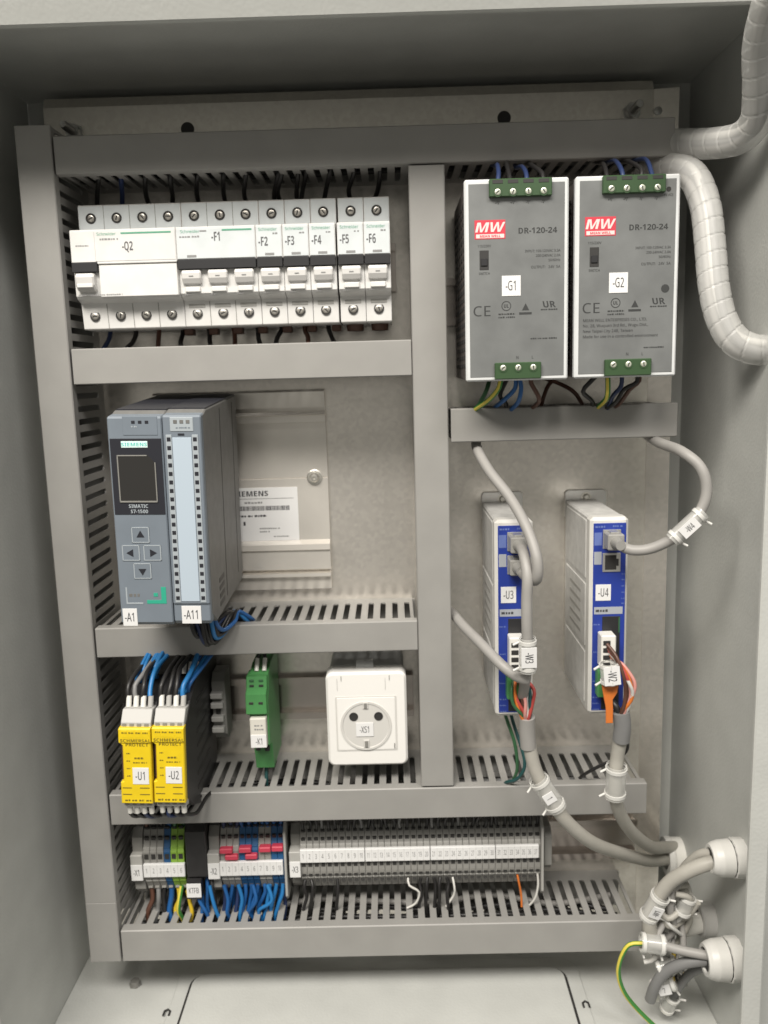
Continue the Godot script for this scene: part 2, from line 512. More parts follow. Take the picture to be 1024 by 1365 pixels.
# miniature breaker over poles p0..p1; the name is the printed tag
func breaker(called: String, label: String, category: String, p0: int, p1: int, name_x: float, name_y: float, words: String, group: String, big := false):
	var x0 := pole_x(p0) - 9.0 + 0.15
	var x1 := pole_x(p1) + 9.0 - 0.15
	var t := thing(called, label, category, V((x0 + x1) / 2, -76, 7.5), group)
	# body: profile in (z, y)
	var s := S(t)
	s.prism([Vector2(8, 9), Vector2(49.3, 9), Vector2(50, 8.3), Vector2(50, -8.4), Vector2(69.2, -10.7), Vector2(70, -11.5), Vector2(70, -33), Vector2(67, -33.6), Vector2(66.4, -54), Vector2(64.5, -56), Vector2(58, -58.6), Vector2(56, -75.3), Vector2(55.3, -76), Vector2(8, -76)], "x", x0, x1, 0.35)
	var body := part(s, "body", "white_plastic", t)
	# upper shoulder carries a cooler white clip-on plate
	var g := S(t)
	for i in range(p0, p1):
		var gx := pole_x(i) + 9.0
		g.box(V(gx - 0.2, -8, 49.9), V(gx + 0.2, 8.6, 50.12), 0.05)
		g.prism([Vector2(57.6, -58.8), Vector2(58.1, -58.8), Vector2(56.2, -75.4), Vector2(55.6, -75.4)], "x", gx - 0.2, gx + 0.2)
	if p1 > p0:
		part(g, "joint_line", "groove", body).set_meta("kind", "stuff")
	part(S(t).box(V(x0 + 0.5, -31.6, 69.9), V(x1 - 0.5, -12.2, 70.25), 0.12), "front_plate", "cool_white" if not big else "white_plastic", t)
	part(S(t).box(V(x0 + 0.4, -7.5, 49.9), V(x1 - 0.4, 8.2, 50.06), 0.05), "terminal_shroud", "cool_white", t)
	for i in range(p0, p1 + 1):
		screw(t, V(pole_x(i), 0, 50.0), 3.6, "screw_metal", "recess", "terminal_screw", 0.4 + i * 0.9)
		screw(t, V(pole_x(i), -67, 56.8), 3.6, "screw_metal", "recess", "terminal_screw", 0.1 + i * 1.3)
	# handles
	var h0 := p0
	var h1 := p0 if big else p1
	var bar := S(t)
	bar.prism([Vector2(66, -31.7), Vector2(70.3, -31.8), Vector2(71.0, -32.6), Vector2(71.0, -38.2), Vector2(66, -38.5)], "x", pole_x(h0) - 8.7, pole_x(h1) + 8.7, 0.3)
	part(bar, "switch_bar", "handle_black", t)
	if not big:
		for i in range(h0, h1 + 1):
			var hx := pole_x(i)
			var k := S(t)
			k.prism([Vector2(65, -38.8), Vector2(70.2, -39.2), Vector2(71.2, -41), Vector2(70.8, -44.5), Vector2(69.0, -47.6), Vector2(65, -48.6)], "x", hx - 6.6, hx + 6.6, 0.8)
			var rk := part(k, "switch_rocker", "handle_white", t)
			part(S(t).box(V(hx - 1.5, -43.4, 70.7), V(hx + 1.5, -42.7, 71.2), 0.05), "rocker_mark", "pale_ink", rk)
			part(S(t).box(V(hx - 5.2, -53.4, 66), V(hx + 5.2, -49.8, 68.0), 0.5), "lower_ledge", "white_plastic", t)
			fine_print(t, hx - 6, hx - 1.5, -54.6, 66.3, 0.9, "pale_ink", 200 + i)
			part(S(t).box(V(hx - 5.6, -63.0, 57.0), V(hx + 5.6, -60.6, 57.9), 0.1), "marker_slot", "terminal_pale", t)
	else:
		var hx := pole_x(p0)
		part(S(t).box(V(hx + 9.2, -55.2, 66), V(x1 - 0.3, -33.8, 69.6), 0.4), "lower_cover", "white_plastic", t)
		part(S(t).box(V(hx + 9.2, -33.6, 69.9), V(x1 - 0.3, -33.1, 70.15), 0.05), "joint_line", "groove", t)
		var k := S(t)
		k.prism([Vector2(65, -38.6), Vector2(72.6, -39.6), Vector2(74, -42), Vector2(73, -47.5), Vector2(69.8, -51), Vector2(65, -52)], "x", hx - 6.4, hx + 6.4, 1.0)
		var rk := part(k, "switch_rocker", "handle_white", t)
		part(S(t).box(V(hx - 5.4, -49, 72.4), V(hx + 5.4, -46.4, 73.6), 0.4), "rocker_ridge", "white_plastic", rk)
		part(S(t).box(V(hx - 8.4, -32, 70.2), V(hx + 8.0, -12, 70.6), 0.2), "test_flap", "white_plastic", t)
		fine_print(t, hx - 5, hx + 4, -21.2, 70.6, 1.0, "pale_ink", 3)
		fine_print(t, hx - 6, hx + 24, -53.6, 69.6, 1.0, "pale_ink", 4)
	text(t, words, name_x, name_y, 70.25, 6.0, "tag_ink", 0.55, true)

func supply(x0: float, x1: float, dx: float, y0: float, y1: float, words: String, label: String, second: bool):
	var t := thing("power_supply", label, "power supply", V((x0 + x1) / 2, y0, 7.5), "rail power supplies")
	var s := S(t)
	s.prism([Vector2(10, y1 - 2), Vector2(98, y1 - 1), Vector2(104, y1 - 1), Vector2(104, y0 + 1), Vector2(98, y0 + 1), Vector2(10, y0 + 2)], "x", x0 + 1.2, x1 - 1.2, 0.6)
	var c := part(s, "case", "supply_case", t)
	for sd in [x0 + 0.9, x1 - 1.5]:
		var v := S(t)
		for j in 20:
			for k in 5:
				v.box(V(sd, y0 + 9 + j * 5.4, 20 + k * 15), V(sd + 0.6, y0 + 11.6 + j * 5.4, 31 + k * 15), 0.1)
		part(v, "vent_slots", "recess", c).set_meta("kind", "stuff")
	part(S(t).box(V(x0, y0, 102), V(x1, y1, 108), 1.0), "front_frame", "supply_frame", t)
	var pn := part(S(t).box(V(x0 + 2.6, y0 + 2.6, 107.5), V(x1 - 2.6, y1 - 2.8, 108.3), 0.2), "front_panel", "supply_panel", t)
	for e in [[y1 - 11.4, y1 - 0.6, 4, 20.5 + dx, 9.55, y1 - 8.6, "output_terminal"], [y0 + 1.0, y0 + 11.6, 3, 23.4 + dx, 9.65, y0 + 8.2, "input_terminal"]]:
		var n: int = e[2]
		var bx: float = x0 + e[3]
		var yt: float = e[5]
		var b := S(t)
		b.box(V(bx - 5.2, e[0], 104), V(bx + e[4] * (n - 1) + 5.2, e[1], 111.5), 0.5)
		var blk := part(b, e[6], "green_clamp", t)
		for i in n:
			screw(blk, V(bx + e[4] * i, yt, 111.3), 2.9, "nickel", "green_clamp", "clamp_screw", 0.7 + 0.5 * i)
			if e[6] == "output_terminal":
				part(S(t).box(V(bx + e[4] * i - 3.2, e[1] - 3.0, 111.3), V(bx + e[4] * i + 3.2, e[1] - 0.8, 111.7), 0.1), "wire_entry", "recess", blk)
	var z := 108.3
	for i in 4:
		text(pn, ["+V", "+V", "-V", "-V"][i], x0 + 20.5 + dx + 9.55 * i, y1 - 14.6, z, 1.8, "supply_ink")
	for i in 3:
		text(pn, ["", "N", "L"][i], x0 + 23.4 + dx + 9.65 * i, y0 + 14.6, z, 1.8, "supply_ink")
	# logo
	var lx: float = x0 + (6.2 if not second else 6.0)
	var lg := part(S(t).box(V(lx, y1 - 36.2, z - 0.1), V(lx + 19.4, y1 - 24.6, z + 0.15), 0.05), "logo_plate", "logo_red", t)
	text(lg, "MW", lx + 9.4, y1 - 29.0, z + 0.15, 6.0, "logo_pale", 1.2, true, HORIZONTAL_ALIGNMENT_CENTER, 0.25)
	var band := part(S(t).box(V(lx + 0.9, y1 - 35.6, z + 0.1), V(lx + 18.6, y1 - 33.2, z + 0.3), 0.05), "logo_band", "logo_pale", lg)
	text(band, "MEAN WELL", lx + 9.7, y1 - 34.4, z + 0.3, 1.5, "logo_red", 1.1, true)
	text(pn, "DR-120-24", x1 - 19.8, y1 - 31.6, z, 3.5, "supply_ink", 1.06, true)
	var k := y1 - 44.2
	for l in ["INPUT: 100-120VAC 3.3A", "200-240VAC 2.0A", "50/60Hz"]:
		text(pn, l, x1 - 5.2, k, z, 1.45, "supply_ink", 1.0, false, HORIZONTAL_ALIGNMENT_RIGHT)
		k -= 2.9
	text(pn, "OUTPUT:   24V  5A", x1 - 5.2, k - 1.2, z, 1.55, "supply_ink", 1.05, false, HORIZONTAL_ALIGNMENT_RIGHT)
	# selector switch
	text(pn, "115/230V", x0 + 12.2, y1 - 40.4, z, 1.3, "supply_ink")
	text(pn, "SWITCH", x0 + 12.2, y1 - 57.2, z, 1.3, "supply_ink")
	var sw := part(S(t).box(V(x0 + 9.2, y1 - 55, z - 0.2), V(x0 + 15.0, y1 - 43, z + 0.2), 0.1), "voltage_selector", "recess", t)
	part(S(t).box(V(x0 + 10.0, y1 - 52.6, z), V(x0 + 14.2, y1 - 48.0, z + 0.9), 0.3), "selector_slide", "handle_black", sw)
	# approval marks
	var my := y1 - 80.6
	text(pn, "CE", x0 + 10.6, my, z, 6.0, "supply_ink", 1.25)
	var ring := S(t)
	ring.lathe(V(x0 + 26, my + 3.0, z - 0.02), Vector3.BACK, [Vector2(0, 2.6), Vector2(0.15, 2.6), Vector2(0.15, 3.1), Vector2(0, 3.1)], 20)
	part(ring, "approval_ring", "supply_ink", pn)
	text(pn, "UL", x0 + 26, my + 3.0, z, 2.2, "supply_ink", 0.9, true)
	fine_print(pn, x0 + 21, x0 + 31.5, my - 2.0, z, 1.1, "supply_ink", 12)
	fine_print(pn, x0 + 21, x0 + 31.5, my - 4.0, z, 1.1, "supply_ink", 13)
	var tr := S(t)
	tr.prism([Vector2(x0 + 36.0, my), Vector2(x0 + 40.6, my), Vector2(x0 + 38.3, my + 4.4)], "z", z, z + 0.12)
	part(tr, "warning_triangle", "supply_ink", pn)
	part(S(t).box(V(x0 + 34.2, my - 2.6, z), V(x0 + 42.2, my - 1.2, z + 0.12), 0.02), "mark_bar", "supply_ink", pn)
	text(pn, "UR", x1 - 12.5, my + 3.4, z, 4.0, "supply_ink", 1.1, true, HORIZONTAL_ALIGNMENT_CENTER, -0.2)
	fine_print(pn, x1 - 17.5, x1 - 7, my + 0.2, z, 0.9, "supply_ink", 14)
	if second:
		var py := y1 - 88.2
		for l in ["MEAN WELL ENTERPRISES CO., LTD.", "No. 28, Wuquan 3rd Rd., Wugu Dist.,", "New Taipei City 248, Taiwan", "Made for use in a controlled environment"]:
			text(pn, l, x0 + 5.2, py, z, 1.7, "supply_ink", 1.08, false, HORIZONTAL_ALIGNMENT_LEFT)
			py -= 3.4
		var dt := S(t)
		dt.lathe(V(x1 - 8.2, y1 - 69.5, z - 0.05), Vector3.BACK, [Vector2(0, 2.6), Vector2(0.2, 2.6), Vector2(0.2, 0.01)], 18)
		part(dt, "approval_dot", "supply_ink", pn)
		var vr := S(t)
		vr.lathe(V(x1 - 7.5, y1 - 9.2, z - 0.05), Vector3.BACK, [Vector2(0, 1.5), Vector2(0.3, 1.5), Vector2(0.3, 0.9), Vector2(0.1, 0.8), Vector2(0.1, 0.01)], 14)
		part(vr, "trimmer", "recess", pn)
		text(pn, "+V ADJ", x1 - 7.6, y1 - 12.6, z, 1.2, "supply_ink")
		fine_print(pn, x1 - 21, x1 - 8, y0 + 18.6, z, 1.0, "supply_ink", 16)
	else:
		fine_print(pn, x1 - 24, x1 - 7, y0 + 26.4, z, 1.0, "supply_ink", 15)
	sticker(t, words, x0 + (29.2 if not second else 27.6), y1 - 65.2, z, 12.0, 12.6, 5.6, 0.62)

func rj_port(parent: Node3D, x: float, y: float, z: float, w := 12.4, h := 13.4):
	var p := part(S(parent).box(V(x - w / 2, y - h / 2, z - 0.3), V(x + w / 2, y + h / 2, z + 0.7), 0.25), "network_port", "port_metal", parent)
	part(S(parent).prism([Vector2(x - 4.6, y - 5.0), Vector2(x + 3.2, y - 5.0), Vector2(x + 3.2, y - 2.4), Vector2(x + 4.8, y - 2.4), Vector2(x + 4.8, y + 2.6), Vector2(x + 3.2, y + 2.6), Vector2(x + 3.2, y + 5.2), Vector2(x - 4.6, y + 5.2)], "z", z + 0.6, z + 0.85), "port_opening", "recess", p)

func drive(x0: float, words: String, label: String) -> Node3D:
	var x1 := x0 + 26.5
	var y1 := -213.5
	var y0 := -356.0
	var zf := 90.0
	var t := thing("bus_module", label, "module", V((x0 + x1) / 2, y0, 0.2), "blue fronted white bus modules")
	part(S(t).box(V(x0 + 0.8, y0 - 1, 2), V(x1 - 0.8, y1 - 0.8, zf - 10), 1.2), "case", "drive_side", t)
	for q in [[y1 - 46, y1 - 4], [y1 - 96, y1 - 50], [y0 + 4, y1 - 100]]:
		part(S(t).box(V(x0 + 0.1, q[0], 10), V(x0 + 1.2, q[1], zf - 14), 0.6), "side_panel", "drive_side", t)
	for j in 5:
		part(S(t).box(V(x0 - 0.1, y1 - 90 + j * 7.5, 26), V(x0 + 0.6, y1 - 87.4 + j * 7.5, 62), 0.2), "side_vent", "plug_grey", t)
	part(S(t).box(V(x0, y0, zf - 13), V(x1, y1, zf), 2.2), "front_frame", "drive_white", t)
	# mounting ear behind the top edge
	var ear := S(t)
	ear.prism([Vector2(x0 + 0.5, y1 - 14), Vector2(x0 + 0.5, y1 + 5), Vector2(x0 + 2.5, y1 + 7), Vector2(x1 + 4.5, y1 + 7), Vector2(x1 + 6.5, y1 + 5), Vector2(x1 + 6.5, y1 - 8), Vector2(x1 + 9, y1 - 14)], "z", 0.3, 2.4, 0.3)
	part(ear, "mounting_ear", "ear_metal", t)
	var sc := S(t)
	sc.lathe(V(x0 + 17, y1 + 1.4, 2.4), Vector3.BACK, [Vector2(0, 4), Vector2(0.6, 4), Vector2(0.6, 2.8), Vector2(1.8, 2.6), Vector2(2.6, 1.6), Vector2(2.6, 0.01)], 18)
	part(sc, "ear_screw", "bright_metal", t)
	var pn := part(S(t).box(V(x0 + 2.2, y0 + 3.0, zf - 0.4), V(x1 - 1.8, y1 - 4.0, zf + 0.25), 0.3), "front_panel", "drive_blue", t)
	var z := zf + 0.25
	fine_print(pn, x0 + 3.4, x0 + 10.4, y1 - 6.4, z, 1.5, "drive_pale_blue", 30)
	fine_print(pn, x0 + 15.5, x0 + 22, y1 - 6.2, z, 1.2, "drive_pale_blue", 31)
	part(S(t).box(V(x0 + 2.8, y1 - 19.5, z - 0.1), V(x0 + 8.0, y1 - 10.5, z + 0.12), 0.03), "status_field", "drive_pale_blue", pn)
	part(S(t).box(V(x0 + 2.8, y1 - 33.0, z - 0.1), V(x0 + 8.0, y1 - 24.0, z + 0.12), 0.03), "status_field", "drive_grey", pn)
	rj_port(pn, x0 + 14.8, y1 - 15.2, z)
	rj_port(pn, x0 + 14.8, y1 - 31.6, z)
	part(S(t).box(V(x0 + 3.2, y1 - 68.6, z - 0.1), V(x1 - 3.4, y1 - 63.4, z + 0.15), 0.05), "title_bar", "drive_grey", pn)
	fine_print(pn, x0 + 4.4, x0 + 14, y1 - 66, z + 0.15, 1.8, "ink", 33)
	for j in 6:
		fine_print(pn, x0 + 2.9, x0 + 7.5, y1 - [76.0, 96.0, 117.5, 129.5, 134.0, 138.5][j], z, 0.9, "drive_pale_blue", 40 + j)
		fine_print(pn, x1 - 4.4, x1 - 2.2, y1 - [40.0, 44.0, 48.5, 53.0, 57.5, 61.0][j], z, 0.8, "drive_pale_blue", 50 + j)
	part(S(t).box(V(x0 + 9, y1 - 138.5, z - 0.2), V(x0 + 21.5, y1 - 70.2, z + 0.3), 0.2), "connector_header", "handle_black", pn)
	part(S(t).box(V(x0 + 20.3, y1 - 82, z), V(x0 + 21.3, y1 - 71, z + 0.6), 0.1), "connector_latch", "wire_green", pn)
	sticker(pn, words, x0 + 9.4, y1 - 53.0, z, 10.6, 11.6, 5.6, 0.6)
	return t

func tagholder(c: Vector3, dir: Vector3, length: float, r: float, label: String, words := "", w := 14.0, h := 9.0, face := Vector3.BACK):
	var t := thing("cable_tag", label, "cable tag", c, "clear cable tags")
	dir = dir.normalized()
	var sl := S(t)
	sl.lathe(c - dir * length / 2, dir, [Vector2(0, r - 0.6), Vector2(0, r), Vector2(length, r), Vector2(length, r - 0.6)], 14)
	part(sl, "clear_sleeve", "clear_plastic", t)
	if words != "":
		var side := face.cross(dir).normalized()
		var n := dir.cross(side).normalized()
		if n.dot(face) < 0:
			n = -n
		var p := S(t)
		var q := c + n * (r + 0.4)
		var e := []
		for k in [[-1, -1], [1, -1], [1, 1], [-1, 1]]:
			e.append(q + dir * w / 2 * k[0] + side * h / 2 * k[1])
		var bk := []
		for v in e:
			bk.append(v - n * 0.8)
		p.face(e, c)
		p.face(bk, q + n)
		for i in 4:
			p.face([e[i], e[(i + 1) % 4], bk[(i + 1) % 4], bk[i]], q - n * 0.4)
		var card := part(p, "label_card", "label", t)
		var tx := text(card, words, 0, 0, 0, h * 0.5, "ink", 0.62)
		var ydir := n.cross(dir)
		tx.transform = Transform3D(Basis(dir * 0.62, ydir, n), (q + n * 0.1 - c) * K)
	# small ties that stick out
	for k in [-1.0, 1.0]:
		var a : Vector3 = c + dir * length * 0.38 * k
		var ob := dir.cross(Vector3.BACK).normalized()
		var ti := S(t)
		ti.lathe(a - dir * 1.2, dir, [Vector2(0, r - 0.5), Vector2(0, r + 0.5), Vector2(2.4, r + 0.5), Vector2(2.4, r - 0.5)], 14)
		ti.tube([a + ob * r, a + ob * (r + 4.5) + dir * 1.5 + V(0, 0, 1.5)], 0.9, 6)
		part(ti, "cable_tie", "nylon", t)

func terminal(called: String, x: float, w: float, m: String, rows: Array, label: String, group: String, light := "terminal_pale") -> Node3D:
	var t := thing(called, label, "terminal block", V(x + w / 2, -524, 8), group)
	var s := S(t)
	s.prism([Vector2(9, -462), Vector2(30, -459), Vector2(40, -465), Vector2(44, -475), Vector2(47, -481), Vector2(47, -503), Vector2(44, -509), Vector2(40, -517), Vector2(30, -523), Vector2(9, -521)], "x", x + 0.12, x + w - 0.12, 0.25)
	part(s, "housing", m, t)
	for r in rows:      # [y, z, height, tilt towards y, material]
		var cx := x + w / 2
		var e := S(t)
		var hw := w * 0.30
		var dy: float = r[2] / 2.0
		var a := V(cx, r[0], r[1])
		var up := V(0, cos(r[3]), -sin(r[3]))
		var n := V(0, sin(r[3]), cos(r[3]))
		var pts := []
		for k in [[-1, -1], [1, -1], [1, 1], [-1, 1]]:
			pts.append(a + V(hw * k[0], 0, 0) + up * dy * k[1] + n * 0.35)
		var bk := []
		for v in pts:
			bk.append(v - n * 1.5)
		e.face(pts, a - n)
		for i in 4:
			e.face([pts[i], pts[(i + 1) % 4], bk[(i + 1) % 4], bk[i]], a)
		part(e, "wire_entry", r[4], t)
	for yz in [[-478.2, 45.4], [-505.8, 45.4]]:
		part(S(t).box(V(x + 0.2, yz[0] - 0.8, yz[1] - 1.5), V(x + w - 0.2, yz[0] + 0.8, yz[1] + 0.5), 0.2), "housing_ridge", light, t)
	return t

func bracket(x0: float, x1: float, y0: float, y1: float, z1: float, m: String, label: String, words := "", tz := 50.0) -> Node3D:
	var t := thing("end_bracket", label, "end bracket", V((x0 + x1) / 2, y0, 8), "rail end brackets")
	part(S(t).prism([Vector2(9, y1), Vector2(z1 - 6, y1), Vector2(z1, y1 - 6), Vector2(z1, y0 + 6), Vector2(z1 - 6, y0), Vector2(9, y0)], "x", x0, x1, 0.4), "clamp_body", m, t)
	if words != "":
		part(S(t).box(V(x0 - 0.5, -503.4, z1 - 1), V(x1 + 0.5, -481.6, tz), 0.5), "marker_holder", "terminal_pale", t)
		var c := part(S(t).box(V(x0 - 0.3, -503, tz - 0.2), V(x1 + 0.3, -489.6, tz + 0.4), 0.15), "marker_card", "label", t)
		text(c, words, (x0 + x1) / 2, -496.3, tz + 0.4, 5.0, "ink", 0.55)
	return t

func rail(x0: float, x1: float, yc: float, label: String):
	var t := thing("din_rail", label, "rail", V(x0, yc, 0.1), "steel mounting rails")
	var p := [Vector2(0.2, yc - 12), Vector2(1.4, yc - 12), Vector2(1.4, yc + 12), Vector2(0.2, yc + 12)]
	part(S(t).prism(p, "x", x0, x1, 0.1), "web", "din_steel", t)
	for sgn in [-1.0, 1.0]:
		part(S(t).prism([Vector2(0.2, yc + sgn * 12), Vector2(7.5, yc + sgn * 12.2), Vector2(7.5, yc + sgn * 17.5), Vector2(6.3, yc + sgn * 17.5), Vector2(6.3, yc + sgn * 13.4), Vector2(0.2, yc + sgn * 13.2)], "x", x0, x1, 0.1), "flange", "din_steel", t)
	return t

func controller():
	# processor module and input/output module hang on the wide profile rail, a little askew
	var rot := Vector3(deg_to_rad(3.0), 0, deg_to_rad(-1.3))
	var t := thing("controller_module", "grey controller with small screen and arrow keys, tagged -A1", "controller", V(43, -270, 10))
	part(S(t).prism([Vector2(10.5, -124), Vector2(118, -125), Vector2(127, -128), Vector2(127, -262), Vector2(110, -268), Vector2(10.5, -268)], "x", 26.6, 60.2, 0.8), "case", "plc_side", t)
	var fr := part(S(t).prism([Vector2(122, -126.6), Vector2(131, -127.4), Vector2(132, -128.6), Vector2(132, -261), Vector2(129, -263.6), Vector2(122, -263.6)], "x", 26.4, 60.2, 0.7), "front_door", "plc_grey", t)
	var z := 132.0
	part(S(t).box(V(36, -139, z - 0.3), V(57.6, -127.2, z + 0.3), 0.2), "indicator_window", "plc_grey", fr)
	for i in 3:
		part(S(t).box(V(41.6 + i * 4.2, -131.8, z + 0.2), V(43.8 + i * 4.2, -129.9, z + 0.5), 0.15), "indicator", "plc_black", fr)
	fine_print(fr, 41.4, 45, -133.6, z + 0.3, 0.9, "plc_line", 7)
	part(S(t).box(V(27.4, -189.3, z - 0.3), V(59.4, -141, z + 0.35), 0.15), "display_bezel", "plc_black", t)
	var b := part(S(t).box(V(34.4, -146.6, z + 0.2), V(50.8, -142.6, z + 0.5), 0.05), "brand_plate", "mint", t)
	text(b, "SIEMENS", 42.6, -144.6, z + 0.5, 2.2, "teal", 1.25, true)
	var sc := S(t)
	sc.prism([Vector2(31.8, -180.4), Vector2(54.6, -180.4), Vector2(54.6, -156), Vector2(50.6, -151.6), Vector2(31.8, -151.6)], "z", z + 0.2, z + 0.65, 0.1)
	var scr := part(sc, "screen", "screen", t)
	for q in [[31.2, -181.2, 32.0, -151.4], [31.2, -181.4, 55.0, -180.4], [31.2, -152.0, 50.0, -151.3], [54.5, -181.0, 55.2, -156.0]]:
		part(S(t).box(V(q[0], q[1], z + 0.3), V(q[2], q[3], z + 0.95), 0.1), "screen_edge", "groove", scr)
	text(t, "SIMATIC", 42.7, -183.8, z + 0.35, 2.3, "plc_line", 0.95, true)
	text(t, "S7-1500", 43.0, -187.2, z + 0.35, 2.3, "plc_line", 0.95, true)
	for q in [[42.6, -202.6, 0], [35.8, -214.4, 1], [49.5, -214.4, 3], [42.4, -226.4, 2]]:
		var c := Vector2(q[0], q[1])
		var key := part(S(t).box(V(c.x - 5.4, c.y - 4.9, z - 0.2), V(c.x + 5.4, c.y + 4.9, z + 0.35), 0.3), "arrow_key", "plc_grey", t)
		var e := S(t)
		var tri := []
		for k in 3:
			tri.append(c + Vector2(0, 2.9).rotated(TAU * k / 3.0 + PI / 2 * q[2]) * Vector2(1, 1))
		e.prism(tri, "z", z + 0.3, z + 0.55)
		part(e, "arrow", "plc_black", key)
		for w in [[-5.6, -5.1, -5.0, 5.1], [5.0, -5.1, 5.6, 5.1], [-5.6, 4.6, 5.6, 5.1], [-5.6, -5.1, 5.6, -4.6]]:
			part(S(t).box(V(c.x + w[0], c.y + w[1], z + 0.1), V(c.x + w[2], c.y + w[3], z + 0.45), 0.05), "key_outline", "plc_line", key)
	part(S(t).box(V(30.6, -248.6, z), V(31.5, -237.4, z + 0.2), 0.03), "corner_mark", "plc_line", t)
	part(S(t).box(V(31.5, -248.6, z), V(41.4, -247.7, z + 0.2), 0.03), "corner_mark", "plc_line", t)
	fine_print(t, 32.6, 39.4, -242.6, z, 2.2, "plc_side", 8)
	part(S(t).box(V(53.4, -248.4, z), V(56.6, -237.2, z + 0.2), 0.03), "green_mark", "plc_green", t)
	part(S(t).box(V(44.0, -248.4, z), V(53.4, -246.0, z + 0.2), 0.03), "green_mark", "plc_green", t)
	part(S(t).box(V(48.5, -243.6, z), V(51.2, -241.2, z + 0.2), 0.03), "green_mark", "plc_green", t)
	sticker(t, "-A1", 32.3, -257.6, z, 9.4, 11.8, 5.6, 0.62)
	t.rotation = rot
	var u := thing("input_output_module", "narrow grey module with pale label strip and two rows of square openings, tagged -A11", "controller", V(73, -270, 10))
	part(S(u).prism([Vector2(10.5, -124), Vector2(118, -125), Vector2(127, -128), Vector2(127, -258), Vector2(112, -268), Vector2(10.5, -268)], "x", 60.6, 84.8, 0.8), "case", "plc_side", u)
	for q in [[-128, -258, 28, 29], [-128, -262, 74, 75.2]]:
		part(S(u).box(V(84.5, q[1], q[2]), V(85.0, q[0], q[3]), 0.1), "side_seam", "relay_black", u)
	for j in 4:
		part(S(u).box(V(84.4, -262 + j * 5.6, 84), V(85.0, -258.6 + j * 5.6, 100), 0.15), "side_vent", "relay_black", u)
	part(S(u).prism([Vector2(122, -126.6), Vector2(131, -127.4), Vector2(132, -128.6), Vector2(132, -249), Vector2(131, -250), Vector2(131, -261), Vector2(129, -263.6), Vector2(122, -263.6)], "x", 60.7, 84.6, 0.7), "front_door", "plc_grey", u)
	var bx := part(S(u).box(V(65.4, -137.4, z - 0.3), V(79.8, -128.6, z + 0.35), 0.25), "indicator_window", "plc_line", u)
	for i in 3:
		part(S(u).box(V(67.6 + i * 3.9, -132.4, z + 0.3), V(69.9 + i * 3.9, -130.2, z + 0.6), 0.15), "indicator", "plc_side", bx)
	fine_print(bx, 69, 78, -135, z + 0.35, 0.9, "plc_grey", 9)
	part(S(u).box(V(70, -139.8, z - 0.2), V(74, -138.6, z + 0.4), 0.1), "latch", "plc_black", u)
	part(S(u).box(V(62.4, -248.4, z - 0.2), V(66.0, -139.4, z + 0.3), 0.15), "side_strip", "plc_line", u)
	part(S(u).box(V(78.6, -248.4, z - 0.2), V(82.4, -139.4, z + 0.3), 0.15), "side_strip", "plc_line", u)
	part(S(u).box(V(66.4, -247.6, z - 0.2), V(78.2, -141.2, z + 0.4), 0.15), "label_strip", "strip_pale", u)
	for i in 20:
		for xx in [64.2, 80.5]:
			part(S(u).box(V(xx - 1.2, -143.6 - i * 5.42, z + 0.1), V(xx + 1.2, -141.0 - i * 5.42, z + 0.5), 0.15), "test_opening", "plc_black", u)
	sticker(u, "-A11", 72.1, -257.0, z - 1.0, 12.6, 12.0, 5.8, 0.62)
	for q in [[t, 27.4, 59.6], [u, 61.2, 84.2]]:
		part(S(q[0]).prism([Vector2(14, -124.2), Vector2(116, -125.2), Vector2(116, -124.2), Vector2(14, -123.2)], "x", q[1], q[2], 0.2), "top_grille", "plc_black", q[0])
	u.rotation = rot

